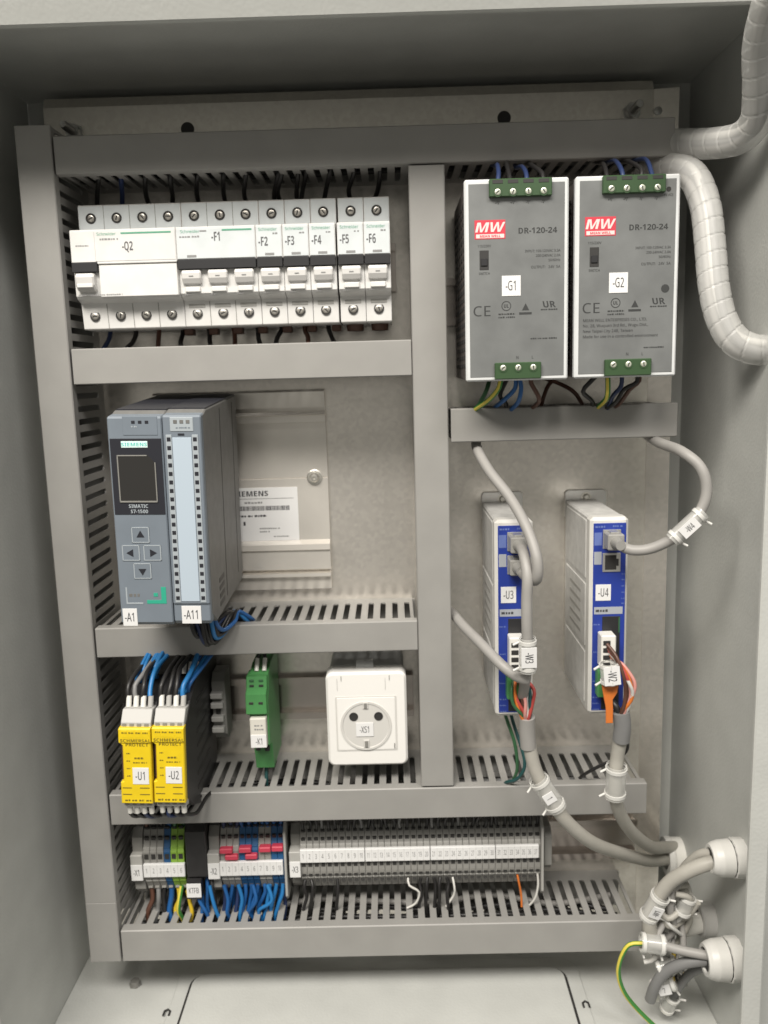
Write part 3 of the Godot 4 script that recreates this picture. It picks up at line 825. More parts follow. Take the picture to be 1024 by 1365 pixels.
func profile_rail():
	var t := thing("profile_rail", "wide ridged aluminium rail behind the grey controller", "rail", V(22, -201, 0.1))
	# cross section: (z, y)
	var p := [Vector2(0.2, -122.4), Vector2(5.5, -122.4), Vector2(7.5, -124.0), Vector2(7.5, -136.0), Vector2(0.8, -136.2), Vector2(0.8, -139.0), Vector2(9.5, -139.2), Vector2(10.2, -141.4), Vector2(7.6, -142.4), Vector2(7.2, -147.4), Vector2(3.0, -148.0), Vector2(3.0, -190.6), Vector2(2.4, -191.2), Vector2(3.0, -191.8), Vector2(3.0, -240.5), Vector2(7.5, -243.5), Vector2(8.4, -247.8), Vector2(6.6, -248.8), Vector2(6.6, -263.8), Vector2(0.8, -264.0), Vector2(0.8, -266.4), Vector2(9.4, -266.6), Vector2(9.8, -269.2), Vector2(6.2, -270.4), Vector2(5.0, -280.2), Vector2(0.2, -280.2)]
	part(S(t).prism(p, "x", 22, 154.6, 0.15), "profile", "rail_steel", t)
	var s := S(t)
	s.lathe(V(144.2, -190.7, 3.0), Vector3.BACK, [Vector2(0, 6.0), Vector2(1.2, 6.0), Vector2(1.5, 5.2), Vector2(1.5, 4.0), Vector2(3.5, 3.9), Vector2(5.0, 2.6), Vector2(5.2, 1.2), Vector2(4.2, 1.1), Vector2(4.2, 0.01)], 22)
	part(s, "fixing_bolt", "bright_metal", t)
	var l := thing("rail_sticker", "white printed sticker with barcode on the wide aluminium rail", "sticker", V(106, -241, 3))
	var c := part(S(l).box(V(76, -240.6, 3.05), V(130.2, -198.0, 3.4), 0.1), "card", "label", l)
	text(l, "SIEMENS", 93.6, -202.6, 3.4, 4.2, "ink", 1.1, true)
	part(S(l).box(V(79, -206.9, 3.4), V(127, -206.6, 3.5), 0.02), "rule", "ink", l)
	var br := S(l)
	var rng := RandomNumberGenerator.new()
	rng.seed = 11
	var x := 79.0
	while x < 123.0:
		var w := rng.randf_range(0.3, 0.9)
		br.box(V(x, -216.2, 3.35), V(x + w, -212.6, 3.5), 0.02)
		x += w + rng.randf_range(0.25, 0.6)
	part(br, "barcode", "ink", l).set_meta("kind", "stuff")
	fine_print(l, 88, 102, -209.8, 3.4, 1.5, "pale_ink", 21)
	fine_print(l, 79, 105, -220.4, 3.4, 1.7, "ink", 22)
	fine_print(l, 79, 88, -226.4, 3.4, 3.2, "ink", 23)
	fine_print(l, 99, 115, -230.6, 3.4, 1.2, "pale_ink", 24)
	fine_print(l, 99, 107, -233.2, 3.4, 1.2, "pale_ink", 25)
	fine_print(l, 110, 122, -237.2, 3.4, 1.1, "pale_ink", 26)

func safety_relay(x0: float, words: String, label: String, gap: bool):
	var x1 := x0 + 22.5
	var t := thing("safety_relay", label, "relay", V((x0 + x1) / 2, -425, 8), "yellow safety relays")
	part(S(t).prism([Vector2(8.5, -330), Vector2(70, -325), Vector2(95, -336), Vector2(106, -347), Vector2(110, -349), Vector2(110, -402), Vector2(104, -406), Vector2(92, -417), Vector2(68, -428), Vector2(8.5, -424)], "x", x0, x1, 0.5), "case", "relay_black", t)
	for j in 7:
		part(S(t).box(V(x1 - 0.2, -412 + j * 11, 34), V(x1 + 0.35, -409 + j * 11, 78), 0.1), "side_vent", "recess", t)
	var z := 115.0
	part(S(t).prism([Vector2(x0 + 0.4, -347.6), Vector2(x1 - 0.3, -347.6), Vector2(x1 - 0.3, -403.2), Vector2(x0 + 0.4, -403.2), Vector2(x0 + 0.4, -387.5), Vector2(x0 + 2.6, -386.5), Vector2(x0 + 2.6, -360.5), Vector2(x0 + 0.4, -358.6)], "z", 108, z, 0.6), "front_cover", "relay_yellow", t)
	part(S(t).box(V(x0 + 0.6, -387, 109), V(x0 + 2.8, -360, 111), 0.2), "side_window", "relay_brown", t)
	part(S(t).box(V(x0 + 0.2, -358.2, z - 0.4), V(x1 - 0.2, -347.8, z + 0.8), 0.4), "top_band", "relay_yellow", t)
	text(t, "SCHMERSAL", (x0 + x1) / 2 + 0.6, -356.3, z + 0.8, 2.3, "relay_ink", 1.15, true)
	text(t, "PROTECT", (x0 + x1) / 2 + 1.2, -359.6, z, 2.2, "relay_ink", 1.2, true)
	for j in 4:
		part(S(t).box(V(x0 + 2.2 + j * 4.8, -354.2, z + 0.7), V(x0 + 6.4 + j * 4.8, -349.0, z + 0.95), 0.1), "terminal_field", "relay_yellow", t)
		fine_print(t, x0 + 5.0, x0 + 7.6, -366 - j * 5.5, z, 0.9, "relay_ink", 60 + j)
		fine_print(t, x0 + 3.0 + j * 4.9, x0 + 6.6 + j * 4.9, -400.6, z, 1.4, "relay_ink", 64 + j)
		fine_print(t, x0 + 2.6 + j * 4.8, x0 + 6.2 + j * 4.8, -350.6, z + 0.9, 1.2, "relay_ink", 68 + j)
	fine_print(t, x0 + 10.5, x0 + 17, -369.4, z, 1.4, "relay_ink", 72)
	fine_print(t, x0 + 9.5, x0 + 19, -372.6, z, 1.1, "relay_ink", 73)
	for yy in [-391.4, -396.2]:
		for q in [[1.6, 8.0], [13.6, 20.4]]:
			part(S(t).box(V(x0 + q[0], yy - 0.35, z - 0.2), V(x0 + q[1], yy + 0.35, z + 0.15), 0.05), "front_slot", "relay_ink", t)
	sticker(t, words, x0 + 14.6, -382.4, z, 11.2, 12.2, 5.8, 0.6)
	# plug-in terminal strips above and below
	part(S(t).prism([Vector2(96, -338), Vector2(106, -337.4), Vector2(111.5, -345), Vector2(112, -349.2), Vector2(104, -349.2)], "x", x0 + 0.9, x1 - 0.7, 0.4), "terminal_plug", "clamp_grey", t)
	part(S(t).prism([Vector2(104, -402.6), Vector2(112, -402.6), Vector2(111, -407.6), Vector2(104, -409.5)], "x", x0 + 0.9, x1 - 0.7, 0.4), "terminal_plug", "clamp_grey", t)
	for j in 4:
		part(S(t).box(V(x0 + 2.0 + j * 5.1, -347.8, 111.2), V(x0 + 4.8 + j * 5.1, -345.6, 112.3), 0.1), "release_opening", "groove", t)
		part(S(t).box(V(x0 + 2.0 + j * 5.1, -405.8, 111.0), V(x0 + 4.8 + j * 5.1, -403.8, 112.0), 0.1), "release_opening", "groove", t)
		for e in [[-337.8, 101.0, V(0, 7.4, -2.2)], [-408.4, 107.5, V(0, -6.0, -1.5)]]:
			var a: Vector3 = V(x0 + 3.6 + j * 5.1, e[0], e[1])
			var m := "cap_white" if (j != 3 or e[0] < -400) and not (gap and j == 1) else "clamp_grey"
			part(S(t).tube([a, a + e[2]], 1.9, 10), "ferrule", m, t)
	t.rotation.z = deg_to_rad(-2.2)

func relay_module():
	var t := thing("relay_module", "slim green relay module with white relay, tagged -K1", "relay", V(101, -410, 8))
	part(S(t).prism([Vector2(8, -327), Vector2(44, -327), Vector2(58, -331), Vector2(60, -343), Vector2(66, -347), Vector2(66, -384), Vector2(56, -387), Vector2(54, -396), Vector2(50, -410), Vector2(8, -410)], "x", 94.5, 108.5, 0.4), "base", "relay_green", t)
	part(S(t).prism([Vector2(50, -331), Vector2(63, -331.6), Vector2(65, -340), Vector2(70, -343), Vector2(71, -357.5), Vector2(66, -360.4), Vector2(50, -360)], "x", 92.6, 108.0, 0.5), "terminal_plug", "relay_green", t)
	for q in [[-334.6, 63.4, 1.8], [-338.2, 64.2, 1.6], [-349.5, 69.9, 1.8]]:
		for xx in [96.8, 103.8]:
			part(S(t).box(V(xx - 1.6, q[0] - q[2] / 2, q[1] - 1), V(xx + 1.6, q[0] + q[2] / 2, q[1] + 1.0), 0.2), "wire_entry", "wire_green" if q[0] > -336 else "recess", t)
	part(S(t).box(V(95.2, -383.5, 60), V(107.2, -360.6, 72.5), 0.6), "relay", "relay_cream", t)
	fine_print(t, 98.5, 104.5, -366, 72.5, 1.3, "pale_ink", 80)
	fine_print(t, 98.5, 105.5, -369, 72.5, 1.3, "pale_ink", 81)
	part(S(t).box(V(95.4, -383.2, 72), V(107.0, -373.2, 72.9), 0.15), "label_sticker", "label", t)
	text(t, "-K1", 101.8, -378.4, 72.9, 4.6, "ink", 0.62)
	for q in [[97.6, -391], [104.6, -391.6]]:
		part(S(t).box(V(q[0] - 1.8, q[1] - 2, 54), V(q[0] + 1.8, q[1] + 2, 57), 0.3), "wire_entry", "recess", t)
	part(S(t).tube([V(99.5, -330, 56), V(99.7, -322, 50)], 1.7, 10), "ferrule", "cap_white", t)
	part(S(t).tube([V(105.2, -330, 56), V(105.4, -322, 50)], 1.7, 10), "ferrule", "cap_white", t)

func rounded(x0: float, y0: float, x1: float, y1: float, r: float) -> Array:
	var p := []
	for c in [[x1 - r, y1 - r, 0], [x0 + r, y1 - r, 1], [x0 + r, y0 + r, 2], [x1 - r, y0 + r, 3]]:
		for k in 5:
			var a: float = PI / 2 * (c[2] + k / 4.0)
			p.append(Vector2(c[0] + r * cos(a), c[1] + r * sin(a)))
	return p

# outline in (x, z) whose two back corners are round
func back_round(x0: float, z0: float, x1: float, z1: float, r: float) -> Array:
	var p := [Vector2(x1, z1), Vector2(x0, z1)]
	for k in 6:
		var a := PI + PI / 2 * k / 5.0
		p.append(Vector2(x0 + r + r * cos(a), z0 + r + r * sin(a)))
	for k in 6:
		var a := PI * 1.5 + PI / 2 * k / 5.0
		p.append(Vector2(x1 - r + r * cos(a), z0 + r + r * sin(a)))
	return p

func socket():
	var t := thing("power_socket", "white surface mounted mains socket tagged -XS1", "socket", V(181, -405, 8))
	part(S(t).prism(rounded(153, -402, 210, -331, 5), "z", 8, 46, 1.0), "back_box", "socket_box", t)
	part(S(t).prism(rounded(151.3, -405.5, 211.6, -331.5, 5), "z", 42, 60, 1.6), "cover", "socket_white", t)
	part(S(t).prism(rounded(158, -393.4, 204, -350, 1), "z", 59.5, 60.3, 0.1), "recess_frame", "socket_inner", t)
	part(S(t).prism(rounded(159.2, -392.4, 202.8, -351, 1), "z", 59.8, 60.6, 0.2), "insert", "socket_white", t)
	var s := S(t)
	s.lathe(V(180.6, -373.2, 60.4), Vector3.BACK, [Vector2(0.0, 19.4), Vector2(0.9, 19.2), Vector2(0.9, 17.6), Vector2(0.35, 17.2), Vector2(0.35, 0.01)], 44)
	var w := part(s, "well", "socket_inner", t)
	for xx in [171.5, 190.2]:
		part(S(t).lathe(V(xx, -365.8, 60.7), Vector3.BACK, [Vector2(0, 3.4), Vector2(0.5, 3.3), Vector2(0.5, 2.5), Vector2(0.2, 2.4), Vector2(0.2, 0.01)], 18), "pin_hole", "recess", w)
	for q in [[-357.0, 2.0, 2.6], [-387.4, 2.2, 3.2]]:
		var e := part(S(t).box(V(180.6 - q[1], q[0] - q[2], 60.6), V(180.6 + q[1], q[0] + q[2], 61.6), 0.3), "earth_clip", "socket_inner", w)
		part(S(t).box(V(180.6 - q[1] * 0.55, q[0] - q[2] * 0.8, 61.3), V(180.6 + q[1] * 0.55, q[0] + q[2] * 0.8, 62.2), 0.3), "spring", "groove", e)
	part(S(t).box(V(173.0, -381.4, 60.8), V(186.2, -370.6, 61.4), 0.1), "label_sticker", "label", t)
	text(t, "-XS1", 179.6, -376.0, 61.4, 4.8, "ink", 0.62)
	part(S(t).lathe(V(174, -330.6, 45), Vector3.RIGHT, [Vector2(0, 0.01), Vector2(0, 4.5), Vector2(13, 4.5), Vector2(13, 0.01)], 14), "lid_hinge", "socket_box", t)
	for xx in [163, 199]:
		part(S(t).box(V(xx - 0.25, -338, 60), V(xx + 0.25, -334, 60.25), 0.05), "cover_notch", "groove", t)
		part(S(t).box(V(xx - 3.2, -345.4, 60), V(xx - 3.0, -336, 60.2), 0.03), "cover_notch", "groove", t)
	part(S(t).box(V(201.4, -391.6, 60.4), V(202.2, -387.6, 60.9), 0.05), "catch", "groove", t)

func cabinet():
	var t := thing("control_cabinet", "open pale grey steel cabinet that holds all the devices", "cabinet", V(186, -605, -30))
	part(S(t).box(V(-69.5, -606.5, -33), V(441.5, 101.5, -30), 0.5), "back_wall", "wall_paint", t)
	part(S(t).box(V(-71.5, -607, -33.2), V(-69.2, 103, 155), 0.3), "left_wall", "wall_paint", t)
	part(S(t).box(V(441.2, -607, -33.2), V(443.5, 103, 155), 0.3), "right_wall", "wall_paint", t)
	part(S(t).box(V(-69, 101.2, -33), V(441, 103.5, 154.8), 0.3), "ceiling", "wall_paint", t)
	var fl := part(S(t).box(V(-69, -607.5, -33), V(441, -605.2, 154.8), 0.3), "floor", "wall_paint", t)
	# turned-in lip round the opening, with the rain channel outside it
	part(S(t).prism([Vector2(148, 101), Vector2(148, 87.5), Vector2(149.5, 85.6), Vector2(151.5, 85.6), Vector2(153, 86.4), Vector2(158.4, 97), Vector2(159, 99), Vector2(159, 101)], "x", -69, 441, 0.3), "top_lip", "wall_paint", t)
	part(S(t).prism([Vector2(149, -605), Vector2(149, -596), Vector2(158, -596), Vector2(158, -605)], "x", -69, 441, 0.3), "bottom_lip", "wall_paint", t)
	part(S(t).prism([Vector2(430.5, 153.5), Vector2(429.5, 154.6), Vector2(429.5, 157), Vector2(430.5, 158), Vector2(441, 158), Vector2(441, 153.5)], "y", -595.8, 85.8, 0.3), "right_lip", "wall_paint", t)
	part(S(t).box(V(-71, -595.8, 155.2), V(-68.4, 85.8, 158), 0.6), "left_lip", "wall_paint", t)
	for q in [[-110.0, 103.7, 480.0, 118.0, 147.0, 149.5], [443.7, -610.0, 480.0, 103.0, 116.0, 118.0]]:
		part(S(t).box(V(q[0], q[1], q[4]), V(q[2], q[3], q[5]), 0.3), "rain_channel", "wall_paint", t)
	# pressed border and gland plate on the floor
	part(S(t).prism(back_round(17, 15, 349, 148, 16), "y", -605.3, -604.0, 0.8), "pressed_border", "wall_paint", fl)
	var gp := back_round(30.4, 31, 335.0, 147.2, 11)
	part(S(t).prism(back_round(28.0, 28.4, 337.4, 148, 13), "y", -604.2, -602.9, 0.2), "plate_gasket", "recess", fl)
	var p := part(S(t).prism(gp, "y", -603.0, -600.6, 0.5), "gland_plate", "wall_paint", t)
	p.set_meta("label", "flat removable plate on the cabinet floor")
	for xx in [17.0, 346.0]:
		part(S(t).tube([V(xx - 2.2, -603.2, 74), V(xx - 2.2, -603.2, 69.5), V(xx, -603.2, 67.6), V(xx + 2.2, -603.2, 69.5), V(xx + 2.2, -603.2, 74)], 0.8, 8), "wire_clip", "recess", fl)
	part(S(t).lathe(V(-18, -605, 37), Vector3.UP, [Vector2(0, 5.2), Vector2(1.2, 5.2), Vector2(1.2, 4.2), Vector2(4.0, 4.0), Vector2(4.0, 0.01)], 6), "floor_bolt", "groove", fl)

func plate():
	var t := thing("mounting_plate", "galvanised steel mounting plate carrying every device", "mounting plate", V(190, -592, -2))
	part(S(t).box(V(-46, -592, -2), V(404.5, 88.5, 0), 0.3), "sheet", "galvanised", t)
	part(S(t).prism([Vector2(404.4, 0), Vector2(404.4, -2), Vector2(421.8, 1.0), Vector2(422.0, 3.0)], "y", -592, 88.5, 0.2), "side_fold", "galvanised", t)
	part(S(t).prism([Vector2(-2, 88.2), Vector2(0, 88.2), Vector2(-4, 95.5), Vector2(-6, 95)], "x", -46, 404.5, 0.2), "top_fold", "galvanised", t)
	for q in [[-23.6, 70.2, 24.0], [388.0, 72.6, 22.0]]:
		var s := S(t)
		s.lathe(V(q[0], q[1], 0), Vector3.BACK, [Vector2(0, 7), Vector2(1.4, 7), Vector2(1.4, 5.6), Vector2(6.4, 5.4), Vector2(6.4, 3)], 6)
		part(s, "fixing_nut", "zinc", t)
		var r := S(t)
		var pr := [Vector2(5, 2.8)]
		for k in 12:
			pr.append(Vector2(6.6 + k * 1.4, 3.1 if k % 2 == 0 else 2.5))
		pr.append(Vector2(q[2], 2.2))
		pr.append(Vector2(q[2], 0.01))
		r.lathe(V(q[0], q[1], 0), Vector3.BACK, pr, 12)
		part(r, "threaded_stud", "zinc", t)
	for q in [[60.3, 70.6], [294.5, 71.6]]:
		part(S(t).lathe(V(q[0], q[1], 0.02), Vector3.BACK, [Vector2(0, 5.0), Vector2(0.15, 5.0), Vector2(0.15, 0.01)], 20), "fixing_hole", "recess", t)
	part(S(t).lathe(V(407.5, 73.0, -1), Vector3.BACK, [Vector2(0, 3.4), Vector2(2.2, 3.0), Vector2(2.6, 0.01)], 14), "fixing_screw", "zinc", t)

func gland(x1: float, y: float, z: float, r: float, label: String):
	var t := thing("cable_gland", label, "cable gland", V(441, y, z), "white cable glands in the side wall")
	var d := Vector3.LEFT
	var L := 441.0 - x1
	part(S(t).lathe(V(441.1, y, z), d, [Vector2(0, r * 1.12), Vector2(L * 0.34, r * 1.12), Vector2(L * 0.36, r * 1.04)], 28, 1), "lock_nut", "nylon", t)
	part(S(t).lathe(V(441.1, y, z), d, [Vector2(L * 0.34, r * 0.9), Vector2(L * 0.40, r * 1.04), Vector2(L * 0.72, r * 1.0), Vector2(L * 0.9, r * 0.9), Vector2(L, r * 0.78), Vector2(L, r * 0.62), Vector2(L * 0.8, r * 0.58)], 24), "cap_nut", "nylon", t)
	part(S(t).lathe(V(441.1, y, z), d, [Vector2(L * 0.8, r * 0.62), Vector2(L * 0.93, r * 0.6), Vector2(L * 0.93, 0.01)], 20), "seal", "recess", t)

func _ready():
	bend.seed = 77
	font = SystemFont.new()
	font.font_names = PackedStringArray(["Droid Sans"])
	bold = SystemFont.new()
	bold.font_names = PackedStringArray(["Droid Sans"])
	bold.font_weight = 700
	# ------------------------------------------------ camera, light, exposure
	var cam := Camera3D.new()
	cam.name = "camera"
	cam.position = V(0.20509104, -0.11240803, 0.66299728)
	cam.rotation = V(-0.16151968, 0.01083858, -0.02764194)
	cam.fov = 62.387
	cam.near = 0.02
	cam.far = 20.0
	add_child(cam)
	cam.current = true
	var lens := CameraAttributesPhysical.new()
	lens.frustum_focal_length = 19.82
	lens.frustum_focus_distance = 0.48
	lens.exposure_aperture = 9.0
	lens.frustum_near = 0.02
	lens.frustum_far = 20.0
	cam.attributes = lens
	var env := Environment.new()
	env.background_mode = Environment.BG_COLOR
	env.background_color = Color(0.285, 0.274, 0.245).linear_to_srgb()
	env.background_energy_multiplier = 1.0
	env.tonemap_mode = Environment.TONE_MAPPER_LINEAR
	env.tonemap_exposure = 0.89
	env.sdfgi_enabled = true
	env.ssao_enabled = true
	env.ssil_enabled = true
	var we := WorldEnvironment.new()
	we.name = "surroundings"
	we.environment = env
	add_child(we)
	for q in [["ceiling_lamp", V(-0.28, 1.16, 1.25), V(0.2, -0.32, 0), Vector2(1.2, 0.5), Color(1.0, 0.975, 0.935), 6.2], ["room_lamp", V(0.95, 1.35, 1.5), V(0.1, -0.32, 0), Vector2(0.6, 0.4), Color(1.0, 0.982, 0.96), 2.3]]:
		var a := AreaLight3D.new()
		a.name = q[0]
		a.area_size = q[3]
		a.light_color = q[4]
		a.light_energy = q[5]
		a.shadow_enabled = true
		a.set("area_range", 8.0)
		add_child(a)
		a.look_at_from_position(q[1], q[2], Vector3.UP)
	make_materials()
	# ------------------------------------------------ large structure
	cabinet()
	plate()
	duct("y", -559.8, 57.6, -40.2, -16.2, "tall cable duct up the left edge of the mounting plate", 0.0, [-509.0])
	duct("y", -419.2, 25.0, 221.2, 245.4, "upright cable duct between the breakers and the power supplies")
	duct("x", -15.6, 398.0, 25.5, 49.8, "cable duct across the top above breakers and power supplies", 2)
	duct("x", -15.6, 220.6, -114.0, -89.4, "cable duct just under the row of breakers", 2)
	duct("x", 246.2, 405.0, -161.1, -137.6, "short cable duct under the two power supplies", 2)
	duct("x", -15.6, 220.6, -312.2, -289.8, "cable duct directly under the grey controller", 2)
	duct("x", -15.6, 390.0, -444.6, -420.0, "cable duct under the relays, socket and bus modules", 2)
	duct("x", -15.6, 389.0, -559.4, -533.0, "lowest cable duct below the terminal strips", 2)
	rail(-12, 212.0, -33.5, "steel mounting rail behind the breakers")
	rail(248, 400, -60, "steel mounting rail behind the power supplies")
	rail(-12, 218, -371.5, "steel mounting rail behind the relays and the socket")
	rail(-12, 402, -502, "steel mounting rail behind the terminal strips")
	profile_rail()
	# ------------------------------------------------ devices
	breaker("residual_current_breaker", "wide four pole residual current breaker tagged -Q2", "breaker", 0, 3, 30.0, -22.0, "-Q2", "breakers along the top rail", true)
	breaker("circuit_breaker", "three pole breaker with a long black switch bar, tagged -F1", "breaker", 4, 6, 90.4, -17.5, "-F1", "breakers along the top rail")
	for i in 5:
		breaker("circuit_breaker", "single pole breaker tagged -F%d" % (i + 2), "breaker", 7 + i, 7 + i, pole_x(7 + i) - 4.0, -21.6, "-F%d" % (i + 2), "breakers along the top rail")
	for b in get_children():
		if b.name.contains("breaker"):
			var bx: float = b.position.x / K
			if b.name.begins_with("residual"):
				text(b, "Schneider", 16.2, -13.9, 70.25, 1.9, "green_ink", 1.1, false, HORIZONTAL_ALIGNMENT_CENTER)
				part(S(b).box(V(26, -14.2, 70.2), V(60, -13.1, 70.4), 0.03), "green_line", "green_ink", b)
				fine_print(b, 11.5, 24, -17.2, 70.25, 1.4, "pale_ink", 90)
			elif b.get_meta("label").begins_with("three"):
				text(b, "Schneider", 72.8, -13.9, 70.25, 1.9, "green_ink", 1.1)
				part(S(b).box(V(94.5, -14.0, 70.2), V(114.6, -12.9, 70.4), 0.03), "green_line", "green_ink", b)
				part(S(b).box(V(79.5, -14.2, 70.2), V(84, -13.3, 70.4), 0.03), "dark_mark", "pale_ink", b)
				fine_print(b, 65.5, 79, -17.2, 70.25, 1.3, "pale_ink", 91)
				part(S(b).box(V(70, -30.8, 70.2), V(76.4, -29.2, 70.4), 0.05), "position_mark", "pale_ink", b)
			else:
				text(b, "Schneider", bx - 0.6, -13.9, 70.25, 1.9, "green_ink", 1.05)
				fine_print(b, bx + 2.6, bx + 6, -16.6, 70.25, 1.2, "pale_ink", 92 + int(bx))
				part(S(b).box(V(bx - 3, -30.8, 70.2), V(bx + 3.2, -29.2, 70.4), 0.05), "position_mark", "pale_ink", b)
	supply(254.8, 320.3, 0.0, -118.8, 6.0, "-G1", "dark grey power supply beside the upright duct, tagged -G1", false)
	supply(324.4, 389.9, 1.0, -118.6, 6.0, "-G2", "grey power supply with four lines of small print, tagged -G2", true)
	controller()
	safety_relay(9.4, "-U1", "yellow and black safety relay tagged -U1", false)
	safety_relay(32.4, "-U2", "yellow and black safety relay tagged -U2", true)
	relay_module()
	socket()
	drive(274.6, "-U3", "blue fronted white bus module crossed by grey cables, tagged -U3")
	drive(340.4, "-U4", "blue fronted white bus module with an empty network port, tagged -U4")
	# ------------------------------------------------ rail clutter and terminal strips
	var eb := bracket(58.8, 69.4, -396, -341, 30, "terminal_grey", "ribbed grey end bracket beside the safety relays")
	for yy in [-357.0, -365.0, -376.0, -385.0]:
		part(S(eb).box(V(58.4, yy - 2.2, 28), V(68.0, yy + 2.2, 36), 0.6), "rib", "terminal_pale", eb)
	part(S(eb).box(V(61.4, -374, 29.5), V(65, -367, 30.6), 0.1), "slot", "recess", eb)
	bracket(-9.0, -0.6, -520, -464, 44, "terminal_grey", "grey end bracket with marker card -X1", "-X1")
	bracket(52.0, 60.4, -520, -464, 44, "terminal_grey", "grey end bracket with marker card -X2", "-X2")
	bracket(116.6, 124.4, -520, -466, 40, "terminal_grey", "grey end bracket with marker card -X3", "-X3")
	bracket(318.4, 324.4, -508, -472, 42, "terminal_grey", "plain grey end bracket closing the long terminal strip")
	for q in [[111.9, 113.8, "thin pale end plate between terminal strips -X2 and -X3"], [314.8, 316.8, "thin pale end plate at the far end of strip -X3"]]:
		single("end_plate", V(q[0], -524, 8), func(s: Sh): s.prism([Vector2(9, -460), Vector2(40, -459), Vector2(49, -466), Vector2(49, -520), Vector2(44, -525), Vector2(9, -523)], "x", q[0], q[1], 0.3), "terminal_pale", q[2], "end plate", "terminal end plates")
	# terminal blocks with feed openings: [y, z, height, tilt, material]
	var rows_a := [[-464.5, 40.0, 4.4, -0.5, "recess"], [-471.5, 43.2, 4.0, -0.35, "recess"], [-484.6, 47.0, 4.2, 0.0, "recess"], [-513.0, 42.2, 2.6, 0.5, "groove"]]
	var kinds := ["terminal_grey", "terminal_grey", "terminal_grey", "terminal_blue", "terminal_earth", "terminal_earth"]
	var says := ["grey", "grey", "grey", "blue", "green and yellow", "green and yellow"]
	var g1 := terminal("terminal_block", 0.0, 5.45, "terminal_grey", rows_a, "first grey terminal block beside marker -X1", "terminal blocks of strip -X1")
	dup(g1, V(5.45, 0, 0), "middle grey terminal block of strip -X1")
	dup(g1, V(10.9, 0, 0), "grey terminal block of strip -X1 touching the blue one")
	terminal("terminal_block", 16.35, 5.45, "terminal_blue", rows_a, "single blue terminal block of strip -X1", "terminal blocks of strip -X1", "terminal_blue")
	var ge := terminal("terminal_block", 21.8, 5.45, "terminal_earth", rows_a, "green earth terminal block of strip -X1 beside the blue one", "terminal blocks of strip -X1", "terminal_earth")
	dup(ge, V(5.45, 0, 0), "green earth terminal block of strip -X1 beside the black block")
	var bk := thing("black_rail_block", "tall black block between strips -X1 and -X2, tagged KTFB", "rail module", V(44, -505, 8))
	part(S(bk).prism([Vector2(9, -457), Vector2(46, -457), Vector2(51, -462), Vector2(51, -500), Vector2(44, -506), Vector2(9, -506)], "x", 35.0, 51.2, 0.8), "case", "relay_black", bk)
	part(S(bk).prism([Vector2(40, -500), Vector2(52, -503), Vector2(53, -518), Vector2(40, -518)], "x", 34.4, 46, 0.3), "label_carrier", "relay_black", bk)
	sticker(bk, "KTFB", 40.2, -510.6, 53.0, 11.4, 11.8, 4.4, 0.62)
	var rows_b := [[-464.5, 40.0, 4.0, -0.5, "recess"], [-471.5, 43.2, 3.6, -0.35, "recess"], [-513.0, 42.2, 2.6, 0.5, "recess"]]
	var g2 := terminal("terminal_block", 61.2, 5.05, "terminal_grey", rows_b, "grey terminal block of strip -X2", "grey terminal blocks of strip -X2")
	var b2 := terminal("terminal_block", 61.2 + 5.05 * 3, 5.05, "terminal_blue", rows_b, "blue terminal block of strip -X2", "blue terminal blocks of strip -X2", "terminal_blue")
	for i in range(1, 10):
		if i in [1, 2, 6, 7]:
			dup(g2, V(5.05 * i, 0, 0), "grey terminal block of strip -X2")
		elif i != 3:
			dup(b2, V(5.05 * (i - 3), 0, 0), "blue terminal block of strip -X2")
	for q in [[61.6, 10.0, -479.6], [65.6, 10.2, -485.2], [76.8, 9.6, -479.2], [81.6, 9.4, -484.8], [92.6, 9.4, -479.0], [102.6, 9.0, -478.6]]:
		single("jumper_bridge", V(q[0], q[2], 46), func(s: Sh): s.box(V(q[0], q[2] - 2.1, 44), V(q[0] + q[1], q[2] + 2.1, 50.5), 0.6), "bridge_red", "red jumper bridge plugged into terminal strip -X2", "jumper", "red jumper bridges on strip -X2")
	var rows_c := [[-468.8, 41.8, 3.0, -0.5, "recess"], [-474.4, 44.2, 2.6, -0.3, "recess"], [-494.2, 47.0, 3.4, 0.0, "recess"], [-501.0, 47.0, 2.0, 0.0, "groove"], [-503.2, 46.9, 1.9, 0.0, "recess"], [-509.6, 44.0, 2.4, 0.3, "recess"]]
	var w3 := 190.2 / 37.0
	var g3 := terminal("terminal_block", 124.6, w3, "terminal_grey", rows_c, "slim grey terminal block of the long strip -X3", "grey terminal blocks of strip -X3")
	for i in range(1, 37):
		dup(g3, V(w3 * i, 0, 0), "slim grey terminal block of the long strip -X3")
	var strips := [[0.4, 33.2, -489.6, -500.6, 6, 1, "white marker strip with six numbers across strip -X1"], [61.0, 110.9, -489.0, -500.8, 10, 1, "white marker strip with ten numbers across strip -X2"]]
	for i in 4:
		var xa := 124.8 + i * w3 * 10
		strips.append([xa, minf(xa + w3 * 10 - 0.5, 312.6 if i == 3 else 999.0), -480.2, -491.0, 10 if i < 3 else 7, 1 + i * 10, ["first white marker strip of -X3 counted from its marker card", "second white marker strip of -X3, after the first", "third white marker strip of -X3, before the short one", "short white marker strip at the far end of -X3"][i]])
